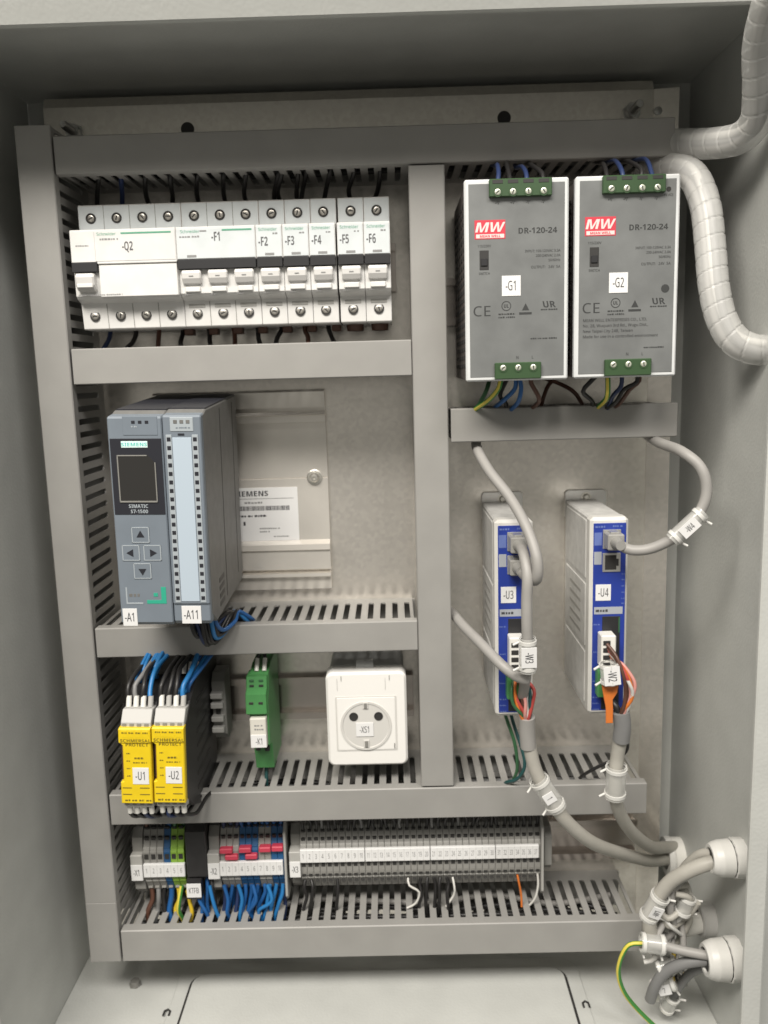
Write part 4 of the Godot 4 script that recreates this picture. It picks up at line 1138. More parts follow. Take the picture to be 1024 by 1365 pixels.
	for q in strips:
		var m := thing("marker_strip", q[6], "marker strip", V((q[0] + q[1]) / 2, q[3], 47), "white marker strips on the terminals")
		part(S(m).box(V(q[0], q[3], 47.1), V(q[1], q[2], 50), 0.3), "strip", "label", m)
		for k in int(q[4]):
			var pw: float = (q[1] - q[0]) / q[4]
			text(m, str(int(q[5]) + k), q[0] + pw * (k + 0.5), (q[2] + q[3]) / 2, 50, 4.0, "pale_ink", 0.55 if int(q[5]) + k < 10 else 0.42)
			if k > 0:
				part(S(m).box(V(q[0] + pw * k - 0.08, q[3] + 0.4, 49.9), V(q[0] + pw * k + 0.08, q[2] - 0.4, 50.1), 0.02), "snap_line", "clamp_grey", m)
	# ------------------------------------------------ wiring
	wiring()
	cables()

func wiring():
	var rng := RandomNumberGenerator.new()
	rng.seed = 4
	var tags := ["-Q2", "-Q2", "-Q2", "-Q2", "-F1", "-F1", "-F1", "-F2", "-F3", "-F4", "-F5", "-F6"]
	var nth := ["first", "second", "third", "fourth", "first", "second", "third", "", "", "", "", ""]
	for i in 12:
		var x := pole_x(i)
		var at: String = ("the %s pole of breaker %s" % [nth[i], tags[i]]) if nth[i] else "breaker " + tags[i]
		for k in (2 if i in [7, 8] else 1):
			var dx := rng.randf_range(-3, 3) + k * 3.4
			wire("wire", [V(x + k * 3.2 - 1, 5, 26), V(x + k * 3.2 - 1, 11, 27), V(x + dx * 0.6, 18, 33), V(x + dx + 3, 27, 44), V(x + dx + 4, 33, 46)], 1.7, "wire_navy" if i == 1 else "wire_black", ("%s wire rising from " % ["dark blue" if i == 1 else "black"] + at) if k == 0 else "second black wire rising from " + at, "wires above the breakers")
		if i < 10:
			var dx := rng.randf_range(-4, 5)
			wire("wire", [V(x, -72, 27), V(x + 0.5, -78, 28), V(x + dx * 0.5, -84, 33), V(x + dx, -91, 42), V(x + dx, -97, 44)], 1.7, "wire_navy" if i == 0 else ("wire_brown" if i % 3 == 2 else "wire_black"), "%s wire dropping from " % ["dark blue" if i == 0 else ("brown" if i % 3 == 2 else "black")] + at, "wires below the breakers")
			if i > 2:
				single("busbar_prong", V(x + 4, -76, 26), func(s: Sh): s.box(V(x + 2, -80.4, 24), V(x + 8.5, -75.8, 33), 0.5), "relay_brown", "brown busbar prong under " + at, "busbar", "busbar prongs below the breakers")
		elif i >= 10:
			single("terminal_mouth", V(x, -76, 26), func(s: Sh): s.lathe(V(x, -75.6, 30), Vector3.DOWN, [Vector2(0, 6.4), Vector2(5.0, 6.0), Vector2(5.0, 4.6), Vector2(1.0, 4.4), Vector2(1.0, 0.01)], 18), "relay_brown", "empty brown terminal mouth under " + at, "terminal", "empty terminal mouths below the breakers")
	# power supplies
	for s in 2:
		var x0: float = [275.3, 345.9][s]
		for i in 4:
			var x: float = x0 + 9.55 * i
			var bl := i % 2 == s
			wire("wire", [V(x, 0, 104), V(x + 1, 9, 100), V(x + 2 - i, 19, 84), V(x + 4 - 2 * i, 24, 62), V(x + 3 - 2 * i, 29, 48)], 1.5, "wire_navy" if bl else "wire_black", "%s wire above the %s clamp screw of power supply -G%d" % ["dark blue" if bl else "black", ["first", "second", "third", "fourth"][i], s + 1], "wires above the power supplies")
	striped_wire([V(278.6, -114, 98), V(277.5, -123, 96), V(272, -131, 88), V(264, -139, 66), V(262, -144, 50)], 1.7, "green and yellow wire under power supply -G1", "wires below the power supplies")
	striped_wire([V(348.4, -114, 98), V(349.0, -124, 98), V(349.8, -132, 92), V(350, -138, 72), V(350, -144, 50)], 1.7, "green and yellow wire under power supply -G2", "wires below the power supplies")
	var pw := [
		[[V(287.5, -114, 98), V(287.5, -123, 96), V(283, -131, 86), V(277, -139, 62), V(276, -145, 48)], "wire_blue", "blue wire under the middle clamp of power supply -G1"],
		[[V(289.5, -114, 98), V(291.0, -123, 98), V(291.5, -132, 90), V(290, -139, 66), V(290, -145, 48)], "wire_blue", "blue wire hanging straight from the middle clamp of power supply -G1"],
		[[V(297.4, -114, 98), V(299, -122, 97), V(304, -132, 90), V(303, -139, 66), V(301, -145, 48)], "wire_brown", "brown wire under power supply -G1"],
		[[V(274, -119, 70), V(270, -126, 74), V(267, -133, 70), V(265, -140, 56)], "wire_green", "dark green wire beside the striped wire under power supply -G1"],
		[[V(285, -118, 80), V(280, -128, 78), V(287, -136, 72), V(286, -142, 52)], "wire_black", "black wire behind the blue ones under power supply -G1"],
		[[V(345.8, -114, 94), V(338, -121, 92), V(335, -127, 88), V(343, -136, 76), V(347, -142, 54)], "wire_black", "black wire looping out under power supply -G2"],
		[[V(357.8, -114, 98), V(357.5, -124, 97), V(356, -132, 90), V(355, -140, 66), V(354, -145, 50)], "wire_navy", "dark blue wire under the middle clamp of power supply -G2"],
		[[V(367.4, -114, 98), V(367.5, -122, 98), V(362, -128, 94), V(358, -135, 84), V(356, -142, 56)], "wire_black", "black wire curving from the last clamp of power supply -G2"],
		[[V(369.2, -114, 96), V(369.4, -120, 96), V(366, -126, 90), V(362, -136, 74), V(361, -142, 54)], "wire_brown", "brown wire behind the curving black one under -G2"],
		[[V(316, -118, 40), V(326, -122, 46), V(336, -130, 54), V(346, -140, 50)], "wire_brown", "thin dark wire crossing between the two power supplies"],
		[[V(326, -118, 40), V(320, -124, 48), V(314, -133, 54), V(312, -142, 48)], "wire_brown", "thin dark wire hanging left of the crossing one between the supplies"]]
	for q in pw:
		wire("wire", q[0], 1.5, q[1], q[2], "wires below the power supplies")
	# loops under the input/output module
	for i in 9:
		var x := 64.0 + i * 2.0
		var m: String = ["wire_black", "wire_black", "wire_navy", "wire_black", "wire_black", "wire_black", "wire_light_blue", "wire_black", "wire_blue"][i]
		var col: String = {"wire_black": "black", "wire_navy": "dark blue", "wire_light_blue": "light blue", "wire_blue": "blue"}[m]
		var dp := -282.0 - 12.0 * sin(PI * (i + 1) / 10.0)
		wire("wire", [V(x, -266, 106 - i), V(x + 1, -275, 108 - i), V(x + 3, dp, 104 - i * 1.5), V(x + 9, dp + 2, 92 - i * 2), V(84 + i * 0.8, -279, 74 - i), V(86 + i * 1.4, -288, 58), V(86 + i * 1.5, -296, 44)], 1.5, m, "%s wire looping out under module -A11" % col, "wires looping under module -A11")
	# safety relays
	for r in 2:
		for j in 4:
			var x: float = [9.4, 32.4][r] + 3.9 + j * 5.1
			var m := "wire_light_blue" if j == 3 else ("wire_black" if r == 1 or j != 1 else "cable_dark_grey")
			var col: String = {"wire_black": "black", "wire_light_blue": "light blue", "cable_dark_grey": "grey"}[m]
			var n: String = ["first", "second", "third", "last"][j]
			wire("wire", [V(x + 2.6, -331, 99), V(x + 3.2, -325, 96), V(x + 5, -317, 86), V(x + 9, -311, 66), V(x + 12, -304, 48)], 1.7, m, "%s wire above the %s terminal of relay -U%d" % [col, n, r + 1], "wires above the safety relays")
			wire("wire", [V(x - 0.6, -413, 106), V(x, -418, 104), V(x + 4, -423, 94), V(x + 8, -421, 76), V(x + 10, -424, 60), V(x + 10, -432, 46)], 1.5, "wire_navy" if (j + r) % 3 == 2 else "wire_black", "%s wire below the %s terminal of relay -U%d" % ["dark blue" if (j + r) % 3 == 2 else "black", n, r + 1], "wires below the safety relays")
	for i in 7:
		var x := 14.0 + i * 2.2
		wire("wire", [V(x + 2, -330, 78 - i * 3), V(x + 5 - i * 0.5, -322, 82), V(x + 8, -314, 76), V(x + 10, -306, 58), V(x + 10, -298, 44)], 1.3, "wire_light_blue", "thin light blue wire of the bunch above relay -U1", "light blue wires bunched above relay -U1")
	for i in 4:
		var x := 43.0 + i * 2.6
		wire("wire", [V(x + 4, -334, 92 - i * 2), V(x + 8, -327, 88), V(x + 13, -318, 76), V(x + 18, -309, 58), V(x + 19, -300, 44)], 1.4, "wire_light_blue" if i % 2 == 0 else "wire_blue", "%s wire leaning off above relay -U2" % ["light blue" if i % 2 == 0 else "mid blue"], "blue wires leaning off above relay -U2")
		single("wire_ferrule", V(46 + i * 4.5, -318, 70), func(s: Sh): s.tube([V(45 + i * 4.5, -324, 74), V(45.5 + i * 4.5, -316, 71)], 1.5, 10), "cap_white", "white ferrule sleeve hanging behind relay -U2", "ferrule", "white ferrule sleeves behind relay -U2")
	for q in [[99.6, "black wire above the first ferrule of relay -K1"], [105.4, "black wire above the second ferrule of relay -K1"]]:
		wire("wire", [V(q[0], -322.5, 50.5), V(q[0] + 0.5, -316, 48), V(q[0] + 2, -308, 48), V(q[0] + 2, -300, 46)], 1.4, "wire_black", q[1], "wires of relay -K1")
	wire("wire", [V(100, -409, 40), V(100, -415, 42), V(102, -424, 44), V(102, -430, 44)], 1.4, "wire_teal", "dark blue green wire below relay -K1", "wires of relay -K1")
	# strip X1
	var x1c := [["wire_brown", "brown", 1.9], ["cable_dark_grey", "grey", 1.9], ["wire_black", "black", 1.8], ["wire_blue", "blue", 2.2], ["wire_yellow", "yellow", 1.8]]
	for i in 5:
		var x := 2.7 + i * 5.45
		wire("wire", [V(x, -515, 40), V(x - 0.5, -524, 41), V(x - 2, -534, 43), V(x - 2.5, -541, 45), V(x - 2.5, -548, 44)], x1c[i][2], x1c[i][0], "%s wire dropping from terminal strip -X1" % x1c[i][1], "wires below strip -X1")
	striped_wire([V(29.2, -510, 47), V(27.4, -520, 50), V(26.0, -530, 50), V(28, -539, 47), V(29, -547, 44)], 1.8, "green and yellow wire curving down from strip -X1", "wires below strip -X1")
	wire("wire", [V(33, -515, 46), V(34.5, -525, 47), V(34, -536, 46), V(32.5, -547, 43)], 1.6, "wire_yellow", "short yellow wire below the black rail block", "wires below strip -X1")
	for i in 6:
		var x := 2.7 + i * 5.45
		wire("wire", [V(x, -466, 38), V(x + 0.5, -459, 39), V(x + 1.5, -450, 43), V(x + 2, -441, 45)], 1.7, ["wire_brown", "wire_black", "wire_black", "wire_blue", "wire_green", "wire_green"][i], "%s wire entering strip -X1 from above" % ["brown", "black", "black", "blue", "green", "green"][i], "wires above strip -X1")
	# strip X2
	for i in 10:
		var x := 63.7 + i * 5.05
		var dark := i == 0 or i == 2
		wire("wire", [V(x, -513, 42), V(x - 0.5, -520, 43), V(x - 2.5 - i * 0.3, -531, 45), V(x - 4 - i * 0.3, -541, 46), V(x - 4, -549, 44)], 1.6, "wire_navy" if dark else ("wire_light_blue" if i > 6 else "wire_blue"), "%s wire dropping from terminal strip -X2" % ["dark blue" if dark else ("light blue" if i > 6 else "blue")], "wires below strip -X2")
		wire("wire", [V(x, -465, 39), V(x + 0.3, -458, 40), V(x - 2 + i * 0.2, -450, 44), V(x - 3, -441, 45)], 1.6, "wire_blue" if i > 2 else "wire_navy", "%s wire entering terminal strip -X2 from above" % ["blue" if i > 2 else "dark blue"], "wires above strip -X2")
		wire("wire", [V(x + 1.4, -512, 36), V(x + 0.5, -522, 36), V(x - 1, -534, 38), V(x - 2, -545, 40)], 1.5, "wire_blue" if i % 3 else "wire_navy", "%s wire behind the front row below strip -X2" % ["blue" if i % 3 else "dark blue"], "wires below strip -X2")
	for i in 3:
		wire("wire", [V(44 + i * 4, -502, 40), V(44 + i * 4.4, -514, 46), V(44 + i * 5.5, -527, 46), V(43 + i * 6, -540, 46), V(43 + i * 6, -548, 44)], 1.6, "wire_blue" if i < 2 else "wire_black", ["blue wire below the black rail block", "blue wire bowing out below the black rail block", "black wire below the black rail block"][i], "wires below the black rail block")
	# strip X3
	var w3 := 190.2 / 37.0
	for i in 37:
		var x := 124.6 + w3 * (i + 0.5)
		for k in 2:
			var sh := rng.randf_range(-1.5, 1.5)
			wire("wire", [V(x, -469.5 + k * 4, 40.5 - k * 8), V(x + sh * 0.3, -462, 42 - k * 8), V(x + sh, -453, 44 - k * 6), V(x + sh * 1.5, -441, 45)], 1.25, "wire_black" if rng.randf() < 0.85 else "cable_dark_grey", "thin dark wire entering the long strip -X3 from above", "dark wires above strip -X3", "wire", 6)
	for i in [0, 1, 5, 18, 19, 20, 21, 22]:
		var x : float = 124.6 + w3 * (i + 0.5)
		wire("wire", [V(x, -509.6, 44), V(x + 0.3, -514, 46), V(x + 0.2, -522, 47), V(x - 0.5, -533, 47), V(x - 0.5, -546, 44)], 1.4, "wire_black", "black wire dropping from the long strip -X3", "black wires below strip -X3")
	for q in [["wire_white", [V(209.5, -509, 45), V(211.5, -514, 48), V(217, -519, 50), V(215, -527, 49), V(208, -533, 47)], "white wire curving below the middle of strip -X3"],
		["wire_white", [V(245.0, -509, 45), V(246.6, -514, 48), V(245.6, -522, 49), V(240, -532, 47)], "white wire right of the black ones below strip -X3"],
		["wire_orange", [V(296.4, -508, 45), V(297.6, -514, 47), V(298.4, -524, 47), V(298.6, -535, 45)], "orange wire below the far end of strip -X3"],
		["wire_white", [V(312.4, -507, 45), V(312.4, -516, 48), V(310.6, -526, 48), V(307, -535, 46)], "white wire beside the end plate below strip -X3"]]:
		wire("wire", q[1], 0.9, q[0], q[2], "loose wires below strip -X3")
	# cables lying in the lowest duct, seen through its slots
	for i in [1, 2, 5, 7, 8]:
		var m: String = ["wire_white", "cable_grey", "wire_black", "cable_grey", "wire_black", "wire_black", "cable_grey", "wire_black", "wire_black"][i]
		var y : float = -537.5 - (i % 3) * 6.0
		var z : float = 24.0 + (i / 3) * 12.0
		var p := []
		for k in 9:
			p.append(V(-8 + k * 48, y + rng.randf_range(-1.5, 1.5), z + rng.randf_range(-6, 6)))
		wire("cable", p, 2.4, m, ["white", "grey", "black"][0 if m == "wire_white" else (1 if m == "cable_grey" else 2)] + " cable lying inside the lowest duct", "cables inside the lowest duct", "cable")
	for d in [[-14, 395, 38.0, "top"], [-14, 218, -101.0, "breaker"], [-14, 385, -432.0, "relay"], [-14, 218, -301.0, "controller"]]:
		for i in 2:
			var p := []
			for k in 7:
				p.append(V(lerpf(d[0], d[1], k / 6.0), d[2] + (i - 1.5) * 4.2 + rng.randf_range(-1, 1), 26 + (i % 2) * 14 + rng.randf_range(-5, 5)))
			wire("cable", p, 2.2, ["wire_black", "cable_dark_grey"][i], "%s cable lying inside the %s duct" % [["black", "dark grey"][i], d[3]], "cables inside the %s duct" % d[3], "cable")

func cables():
	var cg := "grey network cables"
	# network cables and their plugs
	for q in [[V(289.4, -228.7, 90.6), "grey network plug in the upper port of module -U3", 14.0], [V(289.4, -245.1, 90.6), "grey network plug in the lower port of module -U3", 10.0], [V(355.2, -228.7, 90.6), "grey network plug in the upper port of module -U4", 12.0]]:
		var t := thing("network_plug", q[1], "plug", q[0], "grey network plugs")
		var c: Vector3 = q[0]
		part(S(t).box(c + V(-5.6, -5.6, 0), c + V(5.6, 5.4, q[2]), 0.8), "plug_body", "plug_grey", t)
		part(S(t).tube([c + V(0, 0, q[2] - 1), c + V(0.8, -0.5, q[2] + 8)], 4.6, 12, 2.5, Color(-1, 0, 0), 0.0, 3.4), "boot", "plug_grey", t)
		part(S(t).box(c + V(-2.8, 5.2, 0.2), c + V(2.8, 6.4, q[2] - 4), 0.3), "latch", "port_metal", t)
	wire("network_cable", [V(268, -159, 44), V(266, -166, 60), V(272, -180, 82), V(284, -197, 102), V(292, -214, 120), V(296.5, -232, 132), V(296.5, -246, 130), V(293, -248, 116), V(290, -245.8, 101)], 3.6, "cable_grey", "grey network cable coming down from the short duct to module -U3", cg, "cable", 14)
	wire("network_cable", [V(290, -229, 108), V(290, -232, 122), V(290.6, -244, 131), V(290, -260, 132), V(290.2, -279, 132), V(291.4, -300, 128), V(291.5, -320, 116), V(291.5, -334, 106)], 3.6, "cable_grey", "grey network cable hanging down the front of module -U3", cg, "cable", 14)
	wire("network_cable", [V(236, -287, 38), V(246, -289, 50), V(254, -293, 76), V(263, -298, 98), V(275, -307, 118), V(285, -314, 123), V(292, -316.5, 123)], 3.6, "cable_grey", "grey cable slanting from the upright duct to module -U3", cg, "cable", 14)
	wire("network_cable", [V(385, -155, 40), V(391, -164, 68), V(396, -168, 106), V(405, -178, 117), V(408.4, -193, 119), V(404, -207, 119), V(392, -221, 118), V(377, -231, 112), V(364, -233, 108), V(356, -229.5, 104)], 3.6, "cable_grey", "grey network cable arching out to module -U4", cg, "cable", 14)
	tagholder(V(396.6, -215.5, 119), V(0.72, 0.69, 0.05), 27, 5.2, "clear tag sleeve on the cable arching to module -U4", "-W4", 13, 8)
	tagholder(V(290.8, -296, 131), V(0.02, -1, -0.1), 24, 5.4, "clear tag sleeve on the cable in front of module -U3", "-W3", 14, 10)
	# plug-in connectors and thin wires on the bus modules
	for q in [[293.4, "white plug in front of module -U3", "-U3"], [356.6, "white plug in front of module -U4", "-U4"]]:
		var x: float = q[0] - 5.4
		var t := thing("wire_connector", q[1], "plug", V(x, -330, 90))
		part(S(t).box(V(x - 5.0, -318, 90.4), V(x + 5.2, -294, 102), 0.8), "connector_body", "cap_white", t)
		part(S(t).box(V(x - 6.4, -340, 90.4), V(x + 5.6, -320, 99), 0.8), "lower_connector", "relay_green", t)
		for k in 4:
			part(S(t).box(V(x - 3.8, -316.5 + k * 5.2, 101.6), V(x + 1.2, -313.2 + k * 5.2, 102.4), 0.2), "wire_entry", "recess", t)
	tagholder(V(350.6, -318.5, 108), V(0.1, -1, 0.0), 15, 6.4, "wide clear tag over the connector of module -U4", "-W2", 13, 11)
	single("orange_tag", V(351, -336, 108), func(s: Sh): s.prism([Vector2(345.2, -326.5), Vector2(357, -326.5), Vector2(356, -333), Vector2(353, -338), Vector2(353.4, -345), Vector2(353.4, -355), Vector2(348.6, -355), Vector2(348.4, -344), Vector2(347, -337)], "z", 106.8, 108.2, 0.3), "wire_orange", "orange tag strip hanging below the connector of module -U4", "tag")
	var cl := ["wire_green", "wire_orange", "wire_red", "wire_brown", "wire_pink", "wire_white", "wire_teal", "wire_red"]
	var cn := ["green", "orange", "red", "brown", "pink", "white", "blue green", "dark red"]
	for i in 8:
		var x := 283.2 + i * 2.0
		wire("wire", [V(286.5 + i * 0.8, -322, 101), V(x, -328, 107), V(x + 0.8, -338, 109), V(290 + i * 0.9, -349, 107), V(293 + i * 0.3, -356, 104)], 1.25, cl[i], "thin %s wire fanned out below the connector of module -U3" % cn[i], "coloured wires of module -U3")
	var c2 := ["wire_brown", "wire_brown", "wire_pink", "wire_red", "wire_white", "wire_orange", "wire_pink"]
	var n2 := ["dark brown", "brown", "pale pink", "red", "white", "orange", "pink"]
	for i in 7:
		wire("wire", [V(350 + i * 0.5, -300 - i * 1.6, 102), V(354 + i * 0.9, -307 - i, 108), V(359 + i * 1.0, -320 - i * 0.6, 112), V(361.5 + i * 0.75, -334, 111), V(360 + i * 0.4, -346, 108), V(358.8 + i * 0.2, -353, 105)], 1.25, c2[i], "thin %s wire arching down beside the tag of module -U4" % n2[i], "coloured wires of module -U4")
	wire("wire", [V(351, -338, 96), V(355, -345, 104), V(359, -353, 104)], 2.2, "wire_black", "thick black wire end below the connector of module -U4", "coloured wires of module -U4")
	# sheathed cables from the modules to the side wall
	var sg := "sheathed cables to the side wall"
	wire("sheathed_cable", [V(294.5, -350, 105), V(295, -362, 103), V(296, -374, 102)], 5.6, "cable_grey", "grey sleeve end under module -U3", sg, "cable", 14)
	wire("sheathed_cable", [V(295.6, -366, 102), V(300, -388, 102), V(308, -407, 102), V(322, -430, 100), V(345, -456, 88), V(376, -483, 60), V(404, -505, 34), V(426, -519, 10), V(446, -525, -2)], 4.8, "cable_cream", "cream cable sweeping from module -U3 to the side wall", sg, "cable", 16)
	wire("sheathed_cable", [V(359.5, -348, 105), V(361, -358, 104.5), V(360.6, -370, 103)], 6.0, "cable_dark_grey", "dark grey sleeve end under module -U4", sg, "cable", 14)
	wire("sheathed_cable", [V(360.8, -362, 104), V(359, -384, 100), V(358, -401, 100), V(362, -426, 92), V(378, -457, 72), V(402, -487, 44), V(424, -506, 14), V(446, -515, -2)], 4.8, "cable_cream", "cream cable dropping from module -U4 to the side wall", sg, "cable", 16)
	tagholder(V(309.6, -409, 102), V(0.52, -0.85, -0.05), 28, 7.0, "clear tag sleeve on the cream cable from module -U3", "1", 8, 8)
	tagholder(V(358.2, -402, 100), V(0.0, -1, -0.12), 26, 7.2, "clear tag sleeve on the cream cable from module -U4")
	# thin green wires that drop into the duct
	for q in [[[V(283, -348, 70), V(285, -362, 72), V(290, -385, 72), V(294, -404, 70), V(290, -416, 66), V(288, -426, 56)], "wire_green", "dark green wire dropping below module -U3"],
		[[V(286, -350, 60), V(290, -370, 64), V(297, -398, 74), V(293, -411, 74), V(286, -420, 66), V(284, -428, 54)], "wire_teal", "blue green wire looping below module -U3"],
		[[V(365, -372, 88), V(370, -382, 84), V(367, -394, 78), V(352, -404, 72), V(343, -412, 66), V(342, -424, 54)], "wire_black", "black wire curling behind the cable of module -U4"]]:
		wire("wire", q[0], 1.3, q[1], q[2], "loose wires below the bus modules")
	# glands
	var t := thing("cable_bushing", "flat white bushing in the side wall that takes two cream cables", "cable gland", V(441, -521, 0))
	part(S(t).lathe(V(441.2, -521, 2), Vector3.LEFT, [Vector2(0, 15), Vector2(8, 15), Vector2(9, 14), Vector2(9, 10.5), Vector2(2, 10)], 28), "ring", "cap_white", t)
	part(S(t).lathe(V(441.2, -521, 2), Vector3.LEFT, [Vector2(8.6, 15.6), Vector2(10, 16), Vector2(14, 15.4), Vector2(14, 11), Vector2(8.6, 10.6)], 28), "lock_ring", "nylon", t)
	gland(418, -449.5, 122, 12.2, "large white gland with two cream cables, upper of the pair near the lip")
	gland(417, -527.5, 122, 13.8, "large white gland with grey cables, lower of the pair near the lip")
	var pl := thing("blanking_plug", "short white plug in a grey ring between the two large glands", "plug", V(441, -524, 70))
	part(S(pl).lathe(V(441.2, -531, 72), Vector3.LEFT, [Vector2(0, 13), Vector2(9, 13), Vector2(10.5, 12), Vector2(10.5, 7)], 24), "ring", "clamp_grey", pl)
	part(S(pl).lathe(V(441.2, -531, 72), V(-1, -0.04, 0.35), [Vector2(0, 7.6), Vector2(31, 6.6), Vector2(32, 5.8), Vector2(32, 0.01)], 20), "plug_body", "cap_white", pl)
	# cables at the glands
	var gg := "cables at the side wall glands"
	wire("sheathed_cable", [V(430, -451, 122), V(417, -455, 120), V(405, -463, 116), V(395, -475, 110), V(387, -492, 106), V(383, -509, 105), V(387, -524, 102), V(396, -533, 98)], 5.0, "cable_cream", "cream cable bending down from the upper large gland", gg, "cable", 14)
	wire("sheathed_cable", [V(430, -447, 120), V(417, -452, 112), V(409, -468, 102), V(405, -486, 96), V(410, -502, 92), V(408, -518, 88), V(402, -540, 82), V(398, -556, 76)], 3.4, "cable_cream", "thinner cream cable behind the one at the upper large gland", gg, "cable", 12)
	wire("sheathed_cable", [V(397, -480, 100), V(406, -484, 98), V(412, -496, 98), V(409, -508, 97), V(401, -520, 95), V(396, -512, 94), V(400, -500, 92)], 3.2, "cable_cream", "short cream cable loop between the glands", gg, "cable", 12)
	wire("sheathed_cable", [V(430, -525, 124), V(418, -524.5, 121), V(402, -524, 116), V(388, -522, 112), V(381, -522, 110)], 3.3, "cable_grey", "grey cable running level from the lower large gland", gg, "cable", 12)
	wire("sheathed_cable", [V(430, -529, 122), V(420, -530, 119), V(406, -536, 114), V(395, -547, 108), V(389, -561, 104), V(387, -577, 99)], 4.0, "cable_dark_grey", "thick grey cable bending down from the lower large gland", gg, "cable", 14)
	wire("sheathed_cable", [V(430, -534, 120), V(421, -543, 110), V(414, -557, 100), V(408, -578, 92), V(409, -600, 82)], 3.2, "cable_dark_grey", "thin grey cable dropping behind the thick one", gg, "cable", 12)
	wire("sheathed_cable", [V(406, -520, 92), V(398, -528, 94), V(392, -540, 90), V(396, -556, 84)], 2.6, "cable_grey", "short grey cable end among the glands", gg, "cable", 10)
	tagholder(V(386, -496, 106), V(0.35, 0.93, 0.2), 24, 6.6, "clear tag sleeve on the cream cable at the upper gland", "-W1", 10, 8)
	tagholder(V(384, -523, 110), V(1, -0.1, 0.1), 17, 6.6, "clear tag sleeve where the striped wire meets the grey cable")
	tagholder(V(397, -566, 98), V(0.9, 0.35, 0.2), 18, 5.2, "clear tag sleeve low down near the cabinet floor", "7", 9, 8)
	tagholder(V(402, -506, 96), V(0.6, -0.7, 0.2), 16, 5.2, "clear tag sleeve on the short cream loop", "6", 7, 7)
	for q in [[[V(420, -456, 112), V(412, -470, 106), V(402, -482, 104), V(398, -500, 104), V(403, -518, 100), V(398, -530, 96)], "cable_grey", 2.6, "thin grey cable twisting down between the two large glands"],
		[[V(388, -500, 100), V(396, -506, 106), V(406, -502, 104), V(414, -510, 100), V(412, -524, 96)], "cable_cream", 2.4, "thin cream cable crossing the tangle between the glands"],
		[[V(424, -531, 112), V(414, -540, 106), V(402, -544, 104), V(392, -538, 102), V(388, -530, 104)], "cable_grey", 2.6, "thin grey cable curling in front of the lower gland"],
		[[V(418, -538, 100), V(410, -552, 96), V(398, -566, 94), V(394, -584, 92)], "wire_white", 2.0, "thin white lead hanging below the lower gland"]]:
		wire("sheathed_cable", q[0], q[2], q[1], q[3], gg, "cable", 10)
	var tr := RandomNumberGenerator.new()
	tr.seed = 19
	for i in 9:
		var a := tr.randf_range(0, TAU)
		var c := V(402 + tr.randf_range(-6, 6), -510 + tr.randf_range(-26, 24), 96 + tr.randf_range(-8, 6))
		var p := []
		for k in 6:
			a += tr.randf_range(0.7, 1.2)
			p.append(c + V(cos(a) * tr.randf_range(8, 14), sin(a) * tr.randf_range(11, 20), tr.randf_range(-6, 6)))
		wire("lead", p, tr.randf_range(1.5, 2.6), ["wire_white", "cable_cream", "cable_grey"][i % 3], "%s lead looping in the tangle between the two large glands" % ["white", "cream", "grey"][i % 3], "leads tangled between the glands", "cable", 10)
	for i in 6:      # offcuts of blue wire that stray across the others
		var x := 40.0 + i * 11.5
		wire("wire", [V(x, -510, 48), V(x + 3, -521, 50), V(x + 9 - i * 3, -532, 50), V(x + 10 - i * 3, -541, 48), V(x + 9 - i * 3, -549, 45)], 1.5, "wire_light_blue" if i % 2 else "wire_blue", "%s wire straying across the row below strip -X2, %s from the left" % ["light blue" if i % 2 else "blue", ["first", "second", "third", "fourth", "fifth", "sixth"][i]], "stray blue wires below strip -X2")
	tagholder(V(409, -497, 104), V(0.3, 1, 0.1), 15, 5.4, "clear empty sleeve standing beside the blanking plug")
	tagholder(V(404, -586, 92), V(0.25, 1, 0.3), 16, 5.0, "clear empty sleeve lowest of all, almost on the floor")
	tagholder(V(397, -545, 104), V(1, 0.4, 0.1), 15, 4.6, "clear empty sleeve just left of the lower large gland")
	single("cable_tie", V(398, -510, 98), func(s: Sh): s.tube([V(392, -504, 104), V(398, -512, 106), V(405, -520, 102), V(410, -526, 98)], 1.4, 8), "nylon", "white nylon tie slanting between the glands", "cable tie", "white nylon ties")
	single("cable_tie", V(402, -530, 96), func(s: Sh): s.tube([V(394, -522, 102), V(397, -530, 104), V(399, -540, 100), V(397, -548, 96)], 1.4, 8), "nylon", "white nylon tie hanging above the lower large gland's cables", "cable tie", "white nylon ties")
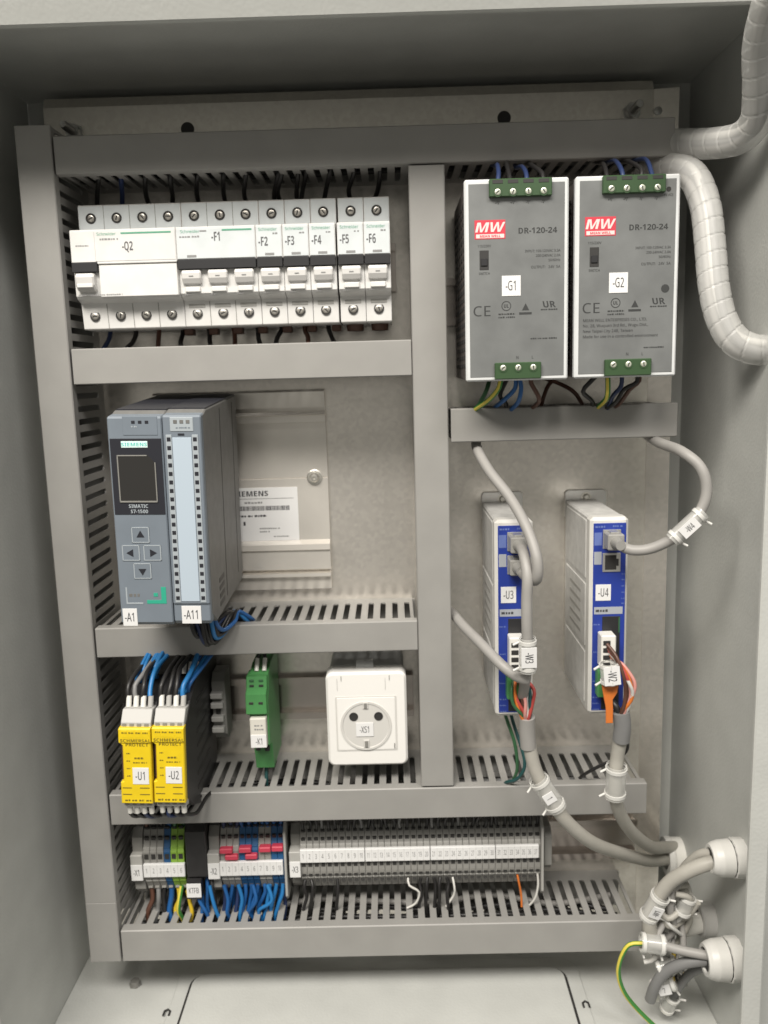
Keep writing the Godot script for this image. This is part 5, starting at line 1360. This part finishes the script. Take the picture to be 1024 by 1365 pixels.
	for q in [[V(385, -541, 104), "small white wire end near the floor"], [V(411, -515, 96), "small white wire end between the glands"]]:
		single("wire_end", q[0], func(s: Sh): s.tube([q[0] + V(-5, -1, 0), q[0], q[0] + V(5, 2, -2)], 1.7, 8), "cap_white", q[1], "wire")
	for i in 5:
		wire("wire", [V(404 + i * 2, -548, 92 - i * 3), V(398 + i * 3, -560, 94), V(404 + i * 3, -574, 90), V(412 + i * 2, -580, 84 - i * 2), V(418 + i, -572, 78)], 1.6, ["wire_black", "wire_white", "wire_yellow", "wire_black", "cable_grey"][i], "%s wire curled up below the lower gland" % ["black", "white", "yellow", "thin black", "grey"][i], "wires curled up below the lower gland")
	striped_wire([V(384, -522, 110), V(377, -522.5, 110), V(368, -524, 109), V(363, -533, 108), V(361, -548, 106), V(365, -564, 104), V(374, -579, 102), V(390, -598, 100), V(396, -603, 100)], 1.7, "green and yellow wire arching down to the cabinet floor", gg)
	# spiral wrapped looms: a milky band wound round a handful of wires
	var lower := [V(388, 20, 40), V(394, 21, 56), V(401, 17, 70), V(406.5, 8, 84), V(410, -12, 96), V(411.5, -39, 103), V(412.5, -62, 108), V(416.5, -83, 112), V(425, -98, 116), V(440, -104, 120), V(462, -101, 126)]
	var upper := [V(388, 40, 30), V(396, 38, 48), V(405, 33, 68), V(416, 27, 92), V(424.5, 25, 112), V(427, 31, 128), V(422, 45, 143), V(415, 60, 158), V(411, 70, 174), V(409, 80, 192), V(412, 100, 222)]
	for q in [[lower, 10.5, "thick milky spiral wrapped loom hanging in a bend beside the power supplies", "hanging"], [upper, 11.5, "milky spiral wrapped loom rising from the top duct out of the cabinet", "rising"]]:
		single("spiral_hose", q[0][6], func(s: Sh): s.tube(q[0], 9.6, 40, 0.8, Color(-1, 0, 0), q[1]), "wrap", q[2], "cable loom", "spiral wrapped looms")
		for k in 4:
			var off := V(0, cos(k * 1.9), sin(k * 1.9)) * 4.2 + V(sin(k * 2.3) * 2.0, 0, 0)
			var p := []
			for v in q[0]:
				p.append(v + off)
			wire("loom_wire", p, 2.6, ["wire_white", "cable_dark_grey", "cable_grey", "wire_white"][k], "%s cable inside the %s milky loom" % [["white", "dark grey", "grey", "pale"][k], q[3]], "cables inside the milky looms", "cable")
